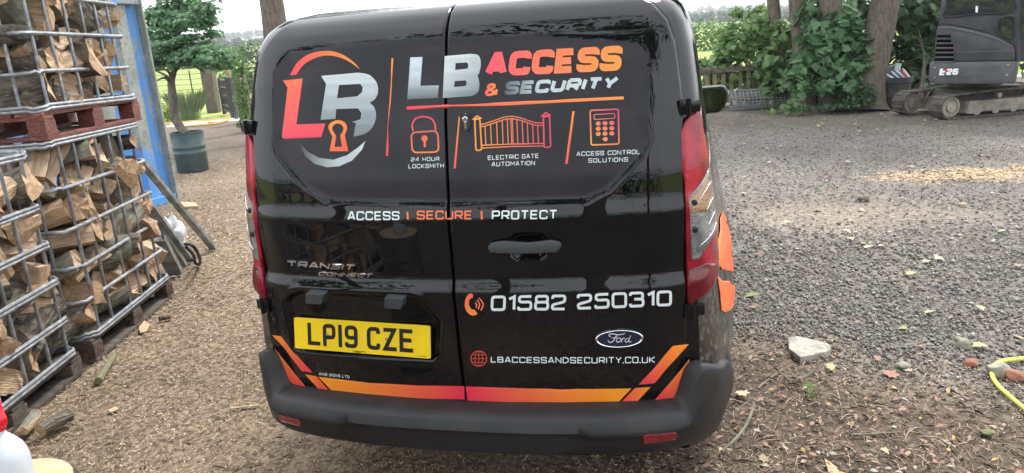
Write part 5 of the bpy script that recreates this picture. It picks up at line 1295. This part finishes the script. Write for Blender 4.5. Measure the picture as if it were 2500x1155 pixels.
shrub('sycamore shrub with large lobed leaves hiding the foot of the trunks', [((2020, 268),), ((2060, 60), -.3, 48, 42, 150), ((2090, 110), -.4, 34, 40, 120), ((2030, 120), -.4, 52, 45, 170), ((2060, 165), -.5, 42, 30, 120), ((1985, 150), -.2, 50, 55, 170), ((1945, 180), -.3, 28, 34, 100), ((2045, 205), -.6, 48, 26, 130),
      ((1955, 215), -.3, 24, 22, 70), ((2000, 60), .1, 60, 50, 170), ((2010, 20), .2, 70, 40, 150), ((2015, 215), -.5, 25, 18, 40), ((2110, 160), -.5, 14, 40, 50), ((2090, 215), -.4, 25, 20, 50)], .20, 61, G1)
shrub('lighter sycamore growth over the picket fence', [((1850, 262),), ((1800, 120), .3, 60, 50, 260), ((1880, 150), -.5, 36, 40, 150), ((1905, 90), -.5, 32, 38, 120), ((1890, 210), -.5, 34, 34, 130), ((1860, 60), -.2, 36, 30, 110), ((1760, 150), .3, 34, 34, 130), ((1850, 90), .4, 55, 45, 220), ((1900, 110), .2, 45, 60, 220), ((1780, 80), .8, 40, 28, 120), ((1850, 40), .8, 32, 26, 110), ((1802, 30), .9, 18, 14, 34), ((1870, 180), .3, 60, 40, 240), ((1790, 190), .5, 50, 30, 170), ((1830, 225), .6, 70, 28, 200), ((1740, 190), .7, 30, 40, 130), ((1750, 225), .7, 34, 26, 110), ((1710, 165), .8, 16, 20, 40)], .17, 62, G2)
shrub('dark sycamore hedge behind the bin and excavator', [((2260, 262),), ((2230, 60), 1.2, 60, 70, 420), ((2290, 100), 1.2, 60, 70, 420), ((2230, 150), 1.0, 45, 50, 260), ((2280, 190), .9, 60, 50, 320), ((2240, 215), .6, 40, 34, 170), ((2225, 20), 1.1, 50, 40, 220), ((2360, 60), 2.2, 80, 120, 420), ((2460, 60), 2.4, 80, 120, 420), ((2420, -60), 2.4, 120, 80, 420), ((2300, -40), 1.6, 80, 60, 400), ((2540, 40), 2.4, 70, 140, 420), ((2130, 120), 1.4, 60, 60, 300), ((2060, 130), 1.5, 60, 50, 260), ((1980, 130), 1.5, 60, 45, 240), ((2100, 30), 1.6, 50, 50, 240), ((1930, 200), 1.4, 70, 45, 240), ((2050, 210), 1.4, 70, 40, 240), ((2190, 30), .8, 24, 30, 70)], .17, 63, G3)
shrub('ground ivy at the foot of the leaning trunk', [((2080, 268),), ((2090, 245), -.5, 40, 16, 420), ((2050, 258), -.5, 50, 9, 300), ((2115, 230), -.5, 26, 26, 320), ((2000, 262), -.4, 50, 6, 160), ((1940, 262), -.4, 26, 10, 90)], .07, 64, G3, 'ground_ivy', 'leaf')
tag(foliage('seedling', None, [(at_z(1942, 262, .16), (.22, .16, .17), 26)], .13, 65, kind='maple', cols=G2), 'bright sycamore seedling at the end of the wire roll', 'plant')
tag(foliage('seedling', None, [(at_z(1900, 268, .08), (.3, .15, .08), 20)], .12, 66, kind='maple', cols=G2), 'low spread of bright leaves in front of the wire roll', 'plant')
# ================================================================== ground
def vnoise(x, y, s, seed=0):
    """smooth value noise on arrays"""
    x = np.asarray(x, float)*s+seed*17.3; y = np.asarray(y, float)*s+seed*9.1; xi, yi = np.floor(x), np.floor(y); fx, fy = x-xi, y-yi; fx = fx*fx*(3-2*fx); fy = fy*fy*(3-2*fy)
    h = lambda a, b: np.modf(np.abs(np.sin(a*127.1+b*311.7)*43758.5453))[0]
    return (h(xi, yi)*(1-fx)+h(xi+1, yi)*fx)*(1-fy)+(h(xi, yi+1)*(1-fx)+h(xi+1, yi+1)*fx)*fy
def fbm(x, y, s, seed=0): return .5*vnoise(x, y, s, seed)+.3*vnoise(x, y, s*2.1, seed+1)+.2*vnoise(x, y, s*4.4, seed+2)
def zones(x, y):
    n = fbm(x, y, 1.3, 3)-.5
    e = y-(1.80-.46*(x-1.03))+n*.5
    grav = sstep(-.30, .40, e)*sstep(.55, .95, x+.02*y+n*.25)
    lit = sstep(-.35, .75, x+n*.7-.15)*(1-grav)
    chips = (1-grav)*(1-lit)
    dirt = np.exp(-((y-(4.75-.10*(x-2)))/.5)**2)*sstep(.9, 1.6, x)*sstep(.30, .55, fbm(x, y, .8, 11))
    straw = sstep(.25, .6, 1-np.abs((y-6.45-.10*(x-4))/.34)**2-np.maximum(0, (3.1-x)/.5)**2+(fbm(x, y, 2.5, 21)-.5)*1.6)*sstep(2.6, 3.4, x)
    far = sstep(9.5, 12.5, y+.25*np.abs(x)+n*2)
    return chips, lit, grav, dirt, straw, far
CC_ = dict(chips=(.185, .140, .098), lit=(.092, .070, .053), grav=(.145, .130, .114), dirt=(.185, .155, .125), straw=(.33, .235, .145), far=(.10, .083, .066))
def gcol(x, y):
    ch, li, gr, di, stw, far = zones(x, y); f = lambda k, w: np.array(CC_[k])*w[..., None]
    c = f('chips', ch)+f('lit', li)+f('grav', gr); dd = (np.minimum(1, di*1.5)*gr*.9)[..., None]; c = c*(1-dd)+np.array(CC_['dirt'])*dd
    s = (stw*.8)[..., None]; c = c*(1-s)+np.array(CC_['straw'])*s; fr_ = (far*.75)[..., None]; c = c*(1-fr_)+np.array(CC_['far'])*fr_
    bk = (sstep(-.6, -2.2, y)*.8)[..., None]; c = c*(1-bk)+np.array((.06, .052, .046))*bk  # shade painted into the ground colour behind the camera, keeps door reflections dark
    return c*(.78+.5*fbm(x, y, .9, 30))[..., None]*(.85+.3*vnoise(x, y, 6, 31))[..., None]
def gh(x, y): return .018*(fbm(x, y, .7, 40)-.5)+.012*(vnoise(x, y, 5, 41)-.5)
rs = np.concatenate([[0.01], .25*1.035**np.arange(134)]); rs = rs[rs < 24.]; th = np.linspace(0, 2*math.pi, 361)[:-1]
Rg, Tg = np.meshgrid(rs, th, indexing='ij'); X = CAM[0]+Rg*np.cos(Tg); Y = CAM[1]+Rg*np.sin(Tg)
V = np.stack([X, Y, np.minimum(gh(X, Y), .008)-.006], -1).reshape(-1, 3); nT = len(th)
F = [(i*nT+j, (i+1)*nT+j, (i+1)*nT+(j+1) % nT, i*nT+(j+1) % nT) for i in range(len(rs)-1) for j in range(nT)]
M['ground'] = mat('yard_ground', attr=True, rough=.92, spec=.2, bump=.55, bscale=55)
def addgrain(mt, sc, lo, hi):
    t = mt.node_tree; b = t.nodes['Principled BSDF']; src = b.inputs['Base Color'].links[0].from_socket
    tc_ = t.nodes.new('ShaderNodeTexCoord'); v = t.nodes.new('ShaderNodeTexVoronoi'); v.inputs['Scale'].default_value = sc; t.links.new(tc_.outputs['Object'], v.inputs['Vector'])
    s_ = t.nodes.new('ShaderNodeSeparateColor'); t.links.new(v.outputs['Color'], s_.inputs['Color']); r = t.nodes.new('ShaderNodeMapRange'); r.inputs['To Min'].default_value = lo; r.inputs['To Max'].default_value = hi; t.links.new(s_.outputs[0], r.inputs['Value'])
    m_ = t.nodes.new('ShaderNodeMix'); m_.data_type = 'RGBA'; m_.blend_type = 'MULTIPLY'; m_.inputs[0].default_value = 1; t.links.new(src, m_.inputs[6]); t.links.new(r.outputs[0], m_.inputs[7]); t.links.new(m_.outputs[2], b.inputs['Base Color'])
addgrain(M['ground'], 45, .55, 1.45)
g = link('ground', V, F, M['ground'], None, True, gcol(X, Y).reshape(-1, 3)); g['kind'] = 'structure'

# loose material, scattered thinner with distance
def scatter(n, r0, r1, seed, a0=-62, a1=55):
    rg = np.random.default_rng(seed); r = np.exp(rg.uniform(math.log(r0), math.log(r1), n)); a = R(90)-YAW+np.radians(rg.uniform(-a1, -a0, n))
    return CAM[0]+r*np.cos(a), CAM[1]+r*np.sin(a), r, rg
def bits(name, x, y, ln, wd, rg, cols, z=.004, tilt=.35, label=None, mt='scatter'):
    n = len(x); a = rg.uniform(0, 6.283, n); d = np.stack([np.cos(a), np.sin(a), rg.normal(0, tilt, n)*.6], 1); s = np.stack([-np.sin(a), np.cos(a), rg.normal(0, tilt, n)], 1)
    c = np.stack([x, y, np.minimum(gh(x, y), .008)+z+rg.uniform(0, .006, n)], 1); d *= (ln/2)[:, None]; s *= (wd/2)[:, None]; k = rg.uniform(.3, 1, n)[:, None]; up = np.array([0, 0, 1])*(ln*rg.uniform(0, .12, n))[:, None]
    V = np.stack([c-d-s, c-s*.9+up, c+d-s*k, c+d+s*k, c+s*.9+up, c-d+s], 1); V[:, :, 2] = np.maximum(V[:, :, 2], .0015)
    o = bulk(name, V, 6, M[mt], cols); o['kind'] = 'stuff'; return o
def pal(rg, n, cs, w, var=.25):
    i = rg.choice(len(cs), n, p=np.array(w)/sum(w)); return np.array(cs)[i]*rg.uniform(1-var, 1+var, (n, 1))
x, y, r, rg = scatter(270000, 1.6, 15, 101); ch, li, gr, di, stw, far = zones(x, y); k = rg.random(len(x)) < ch*.95*(1-.6*far)+li*.22; x, y, r = x[k], y[k], r[k]; n = len(x)
sz = np.clip(r/4.5, .7, 1.6)
bits('wood_chips', x, y, rg.uniform(.008, .026, n)*sz, rg.uniform(.003, .008, n)*sz, rg, pal(rg, n, [(.40, .30, .20), (.31, .225, .148), (.20, .145, .098), (.105, .08, .058), (.52, .42, .30), (.26, .215, .165)], [2.4, 3, 2.4, 1.6, .45, 1.2]))
x, y, r, rg = scatter(70000, 1.6, 9, 102); ch, li, gr, di, stw, far = zones(x, y); k = rg.random(len(x)) < li*.8+ch*.10; x, y, r = x[k], y[k], r[k]; n = len(x)
bits('twig_litter', x, y, rg.uniform(.02, .085, n), rg.uniform(.0015, .004, n), rg, pal(rg, n, [(.22, .16, .11), (.13, .095, .07), (.33, .26, .19), (.07, .05, .04)], [3, 3, 1.6, 2]), .006, .15)
def leaflitter(name, n0, r0, r1, seed, prob, size, cols, w, kind='leaf', z=.008, t=.28):
    x, y, r, rg = scatter(n0, r0, r1, seed); zz = zones(x, y); k = rg.random(n0) < prob(*zz); x, y = x[k], y[k]; n = len(x); T = leafshape(kind)
    nm = np.stack([rg.normal(0, t, n), rg.normal(0, t, n), np.ones(n)], 1); nm /= np.linalg.norm(nm, axis=1)[:, None]; a = rg.uniform(0, 6.28, n); tt = np.stack([np.cos(a), np.sin(a), 0*a], 1); tt -= nm*(tt*nm).sum(1)[:, None]; b = np.cross(nm, tt)
    s = (size*rg.uniform(.5, 1.3, n))[:, None, None]; c = np.stack([x, y, z+rg.uniform(0, .012, n)], 1)
    V = c[:, None]+s*(T[None, :, 0:1]*b[:, None]*rg.uniform(.6, 1, n)[:, None, None]+T[None, :, 1:2]*tt[:, None]+1.3*T[None, :, 2:3]*nm[:, None]); V[:, :, 2] = np.maximum(V[:, :, 2], .002)
    o = bulk(name, V, V.shape[1], M['scatter'], pal(rg, n, cols, w, .2)); o['kind'] = 'stuff'
BR = [(.30, .165, .125), (.25, .175, .12), (.36, .27, .19), (.16, .11, .085), (.27, .26, .22), (.42, .30, .12)]
leaflitter('leaf_litter', 12000, 1.6, 8, 103, lambda ch, li, gr, di, s, f: li*.62+gr*.05+ch*.03, .036, BR, [3, 3, 2, 3, 2, .6])
leaflitter('fallen_leaves', 1500, 2.4, 15, 104, lambda ch, li, gr, di, s, f: gr*.28+f*.35+li*.06, .075, [(.42, .40, .22), (.34, .25, .16), (.26, .31, .12), (.42, .34, .24), (.27, .15, .11)], [2, 2.4, .5, 2, 1.6], 'maple', .012, .18)
# gravel stones
x, y, r, rg = scatter(190000, 2.2, 15.5, 105, -30, 55); zz = zones(x, y); k = rg.random(len(x)) < zz[2]*(1-.8*np.minimum(1, zz[3]*1.5))*(1-.5*zz[5])*(1-.35*zz[4])*(.45+.55*sstep(8, 3, r)); x, y, r = x[k], y[k], r[k]; n = len(x)
T = np.array([(1, 0, 0), (-1, 0, 0), (0, 1, 0), (0, -1, 0), (0, 0, .75), (.2, .1, -.5)]); FT = [(0, 2, 4), (2, 1, 4), (1, 3, 4), (3, 0, 4), (2, 0, 5), (1, 2, 5), (3, 1, 5), (0, 3, 5)]
s = rg.uniform(.0035, .0118, n)*np.clip(r/4.5, .85, 1.25)*(1+.6*(rg.random(n) < .06)); a = rg.uniform(0, 6.28, n); J = T[None]+rg.normal(0, .24, (n, 6, 3)); ca, sa = np.cos(a)[:, None], np.sin(a)[:, None]; J = np.stack([J[..., 0]*ca-J[..., 1]*sa, J[..., 0]*sa+J[..., 1]*ca, J[..., 2]*rg.uniform(.6, 1.1, (n, 1))], -1)
V = J*s[:, None, None]+np.stack([x, y, gh(x, y)*.4+s*.25], 1)[:, None]
o = bulkmesh('gravel', V, FT, M['stone'], pal(rg, n, [(.125, .113, .102), (.18, .165, .150), (.255, .24, .222), (.10, .091, .083), (.34, .325, .30), (.23, .185, .145)], [4, 4, 2.2, 2.5, .6, .8], .2)); o['kind'] = 'stuff'
x, y, r, rg = scatter(26000, 6, 11, 106, -10, 50); k = rg.random(len(x)) < zones(x, y)[4]; x, y = x[k], y[k]; n = len(x)
bits('straw', x, y, rg.uniform(.03, .08, n), rg.uniform(.008, .016, n), rg, pal(rg, n, [(.46, .34, .20), (.38, .27, .16), (.52, .42, .28)], [2, 2, 1]))

# stones, hose and weed in the litter
def rock(px, py, sx, sy, sz, label, mt, seed, rz=0., z=0.):
    p = at_z(px, py, 0); bm = bmesh.new(); bmesh.ops.create_icosphere(bm, subdivisions=3, radius=1)
    for v in bm.verts:
        n = mnoise.noise(v.co*1.3+Vector((seed*3.1, 0, 0))); f = 1+.35*n; v.co = Matrix.Rotation(rz, 3, 'Z') @ Vector((v.co.x*sx*f, v.co.y*sy*f, max(v.co.z, -.5)*sz*f)); v.co += Vector(p)+Vector((0, 0, sz*.4+z))
    bm.verts.index_update(); mb = MB(); mb.add([v.co for v in bm.verts], [[v.index for v in f.verts] for f in bm.faces]); bm.free(); return tag(mb.build('stone', M[mt], None, smooth=28), label, 'stone')
M['brick'] = mat('broken_brick', (.30, .13, .08), .9, col2=(.2, .09, .06), nscale=20, bump=.5)
M['flint'] = mat('pale_flint', (.30, .29, .24), .75, col2=(.2, .19, .13), nscale=20, bump=.3)
rock(2440, 915, .055, .04, .042, 'pale mossy stone inside the yellow hose loop', 'flint', 1); rock(2474, 922, .045, .04, .028, 'reddish broken brick lump beside the pale mossy stone', 'brick', 2); rock(2347, 845, .040, .045, .036, 'pale angular flint at the edge of the gravel', 'flint', 3)
rock(2405, 853, .018, .014, .012, 'small smooth pebble near the flint', 'flint', 4); rock(2204, 898, .034, .028, .022, 'pale flat stone in the leaf litter', 'flint', 5); rock(2370, 892, .038, .028, .022, 'crumbling orange brick fragment', 'brick', 6)
rock(2108, 490, .05, .04, .035, 'lone dark stone on the bare dirt track', 'trunk', 7); rock(2412, 1062, .03, .02, .016, 'greenish stone low in the leaf litter', 'moss', 8)
P = [at_z(x, y, .035) for x, y in ((1924, 822), (1950, 820), (2022, 838), (2030, 848), (2024, 856), (1992, 864), (1954, 872), (1926, 850))]; mb = MB(); mb.prism(P[::-1], (0, 0, -.045), bev=.006); tag(mb.build('stone_slab', M['slab']), 'pale pointed slab of stone right of the bumper', 'stone')
hp = [at_z(x, y, .014) for x, y in ((2620, 872), (2540, 873), (2480, 877), (2440, 884), (2422, 900), (2424, 922), (2440, 945), (2470, 972), (2510, 1005), (2580, 1060))]; mb = MB(); mb.tube(spline(hp, 6), .0105, 10)
tag(mb.build('garden_hose', M['hose'], None, smooth=True), 'bright yellow hose looping in from the right edge', 'hose')
tag(foliage('weed', None, [(at_z(1976, 950, .03), (.03, .06, .025), 13)], .035, 70, cols=((.10, .26, .03), (.16, .34, .05)), up=1.5), 'little bright green weed in the leaf litter', 'plant')

# ================================================================== meadow, hedges and hills
HR = [0, 23, 40, 70, 150, 350, 700, 1200, 2600]; HZ = [-.06, -.03, .05, .35, 2.0, 6.5, 14, 36, 60]
def thz(r, a):
    f = np.where(np.cos(a) < .05, 1.12, .72); f = np.interp(np.cos(a), [-.6, -.1, .25], [1.2, 1.0, .5]); z = np.interp(r, HR, HZ); return np.where(r > 150, 2+(z-2)*f, z)+np.where(r > 300, (fbm(a*6, r*.002, 1.5, 8)-.4)*r*.008, 0)
rs = 23*1.05**np.arange(98); th = np.linspace(0, 2*math.pi, 481)[:-1]; Rg, Tg = np.meshgrid(rs, th, indexing='ij'); Zt = thz(Rg, Tg); X = Rg*np.cos(Tg); Y = Rg*np.sin(Tg)
q = fbm(X*.02, Y*.02, 1, 50); fld = np.floor(fbm(X*.006, Y*.006, 1., 52)*9)/9
c = np.array([.16, .21, .055])*(1-q[..., None])+np.array([.27, .30, .10])*q[..., None]
c2 = np.where((fld > .5)[..., None], np.array([.23, .25, .10]), np.array([.11, .17, .05])); far_ = sstep(90, 200, Rg)[..., None]; c = c*(1-far_)+c2*far_
wood = sstep(.52, .6, fbm(X*.004, Y*.004, 1., 60))*sstep(260, 420, Rg)*1.; c = c*(1-wood[..., None])+np.array([.035, .07, .03])*wood[..., None]
nT = len(th); V = np.stack([X, Y, Zt], -1).reshape(-1, 3); F = [(i*nT+j, (i+1)*nT+j, (i+1)*nT+(j+1) % nT, i*nT+(j+1) % nT) for i in range(len(rs)-1) for j in range(nT)]
M['meadow'] = mat('meadow_grass', attr=True, rough=.9, spec=.1, bump=.3, bscale=3); addgrain(M['meadow'], 2.2, .8, 1.2)
o = link('meadow', V, F, M['meadow'], None, True, c.reshape(-1, 3)); o['kind'] = 'structure'
def hedge(name, label, px0, px1, dist, h, n, seed, cols, size, kind='thing', dep=2., gap=.0):
    rg = np.random.default_rng(seed); cl = []
    for px in np.arange(px0, px1, max(6, .55*h*FPX/dist)):
        if rg.random() < gap: continue
        d = ray(px+rg.uniform(-5, 5), 110.); d = d/np.hypot(d[0], d[1]); p = CAM+d*(dist+rg.uniform(-dep, dep)); r = math.hypot(p[0], p[1]); z = float(thz(r, math.atan2(p[1], p[0]))); hh = h*rg.uniform(.55, 1.1)
        cl.append(((p[0], p[1], z+hh*.45), (hh*.62, hh*.62, hh*.55), n))
    V, C = leaves(cl, size, rg, up=.7, shell=.3, cols=cols); o = bulk(name, V, V.shape[1], M['leaffar'], C)
    if kind == 'stuff': o['kind'] = 'stuff'
    else: tag(o, label, 'hedge')
    return o
GH = ((.05, .11, .035), (.13, .21, .06))
hedge('meadow_hedge', 'sunlit bushy hedge across the meadow behind the gate', 566, 760, 42, 2.2, 420, 71, GH, .28)
hedge('field_hedge', 'dark field hedge beyond the pale strip of field', 330, 760, 120, 4., 300, 72, ((.04, .09, .03), (.10, .16, .05)), .6, gap=.15)
hedge('far_treeline', '', 200, 2600, 420, 5.5, 200, 73, ((.035, .075, .03), (.075, .12, .05)), 2.2, 'stuff', 60, .25)
hedge('hill_wood', '', 100, 2700, 950, 9, 130, 74, ((.03, .065, .03), (.065, .105, .045)), 4.5, 'stuff', 160, .12)
tag(hedge('field_bush', '', 1672, 1760, 60, 2.4, 380, 75, GH, .3), 'row of bushes at the near edge of the pale field, right of the van', 'hedge')
# ================================================================== behind the camera, seen in the paint
def tree_behind(x, y, h, R3, seed, label):
    t = thing('tree', label, 'tree', (x, y, 0)); mb = MB(); mb.tube(spline([(x, y, -.1), (x+.1, y, h*.4), (x-.1, y+.1, h)], 6), list(np.linspace(.32, .12, 13)), 12); mb.build('trunk', M['trunk'], t, smooth=True)
    rg = np.random.default_rng(seed); foliage('crown', t, clumps((x, y, h+R3[2]*.35), R3, 30, 95, rg, r=(.14, .28)), .30, seed+1, kind='leaf', cols=((.03, .075, .02), (.07, .13, .035)), shell=.2)
for i, (x, y, h, R3) in enumerate(((-6.5, -7.5, 7, (4.6, 4., 4.6)), (-1.2, -9, 8.5, (4.6, 4.2, 5.4)), (4.2, -8.5, 8, (4.6, 4.2, 5.0)), (1.2, -5.2, 7.6, (6.2, 3.4, 2.0)))):
    tree_behind(x, y, h, R3, 200+i*3, ['tree behind the cages on the near left', 'tree straight behind the camera, left of the middle', 'tree straight behind the camera, right of the middle', 'broad crowned tree close behind the camera', 'tree beyond the cages far left', 'tree far right behind the camera'][i])

hb_ = [((x, -13+random.uniform(-.6, .6)+.02*x*x*.5, z), (1.5, 1.2, 1.3), 260) for x in np.arange(-16, 10, 1.9) for z in (.9, 2.3)]
tag(foliage('boundary_hedge', None, hb_, .24, 300, kind='leaf', cols=((.03, .075, .02), (.07, .13, .035))), 'tall dense hedge closing the yard behind the camera', 'hedge')

# ================================================================== air
hz = MB(); hz.box((0, 300, 44), (1500, 1500, 47)); hm = bpy.data.materials.new('haze_air'); hm.use_nodes = True; hn = hm.node_tree; hn.nodes.remove(hn.nodes['Principled BSDF'])
pv = hn.nodes.new('ShaderNodeVolumePrincipled'); pv.inputs['Color'].default_value = (.92, .95, 1, 1); pv.inputs['Density'].default_value = .0005; pv.inputs['Anisotropy'].default_value = .3
hn.links.new(pv.outputs[0], hn.nodes['Material Output'].inputs['Volume'])
ho = hz.build('haze', hm); ho['kind'] = 'stuff'
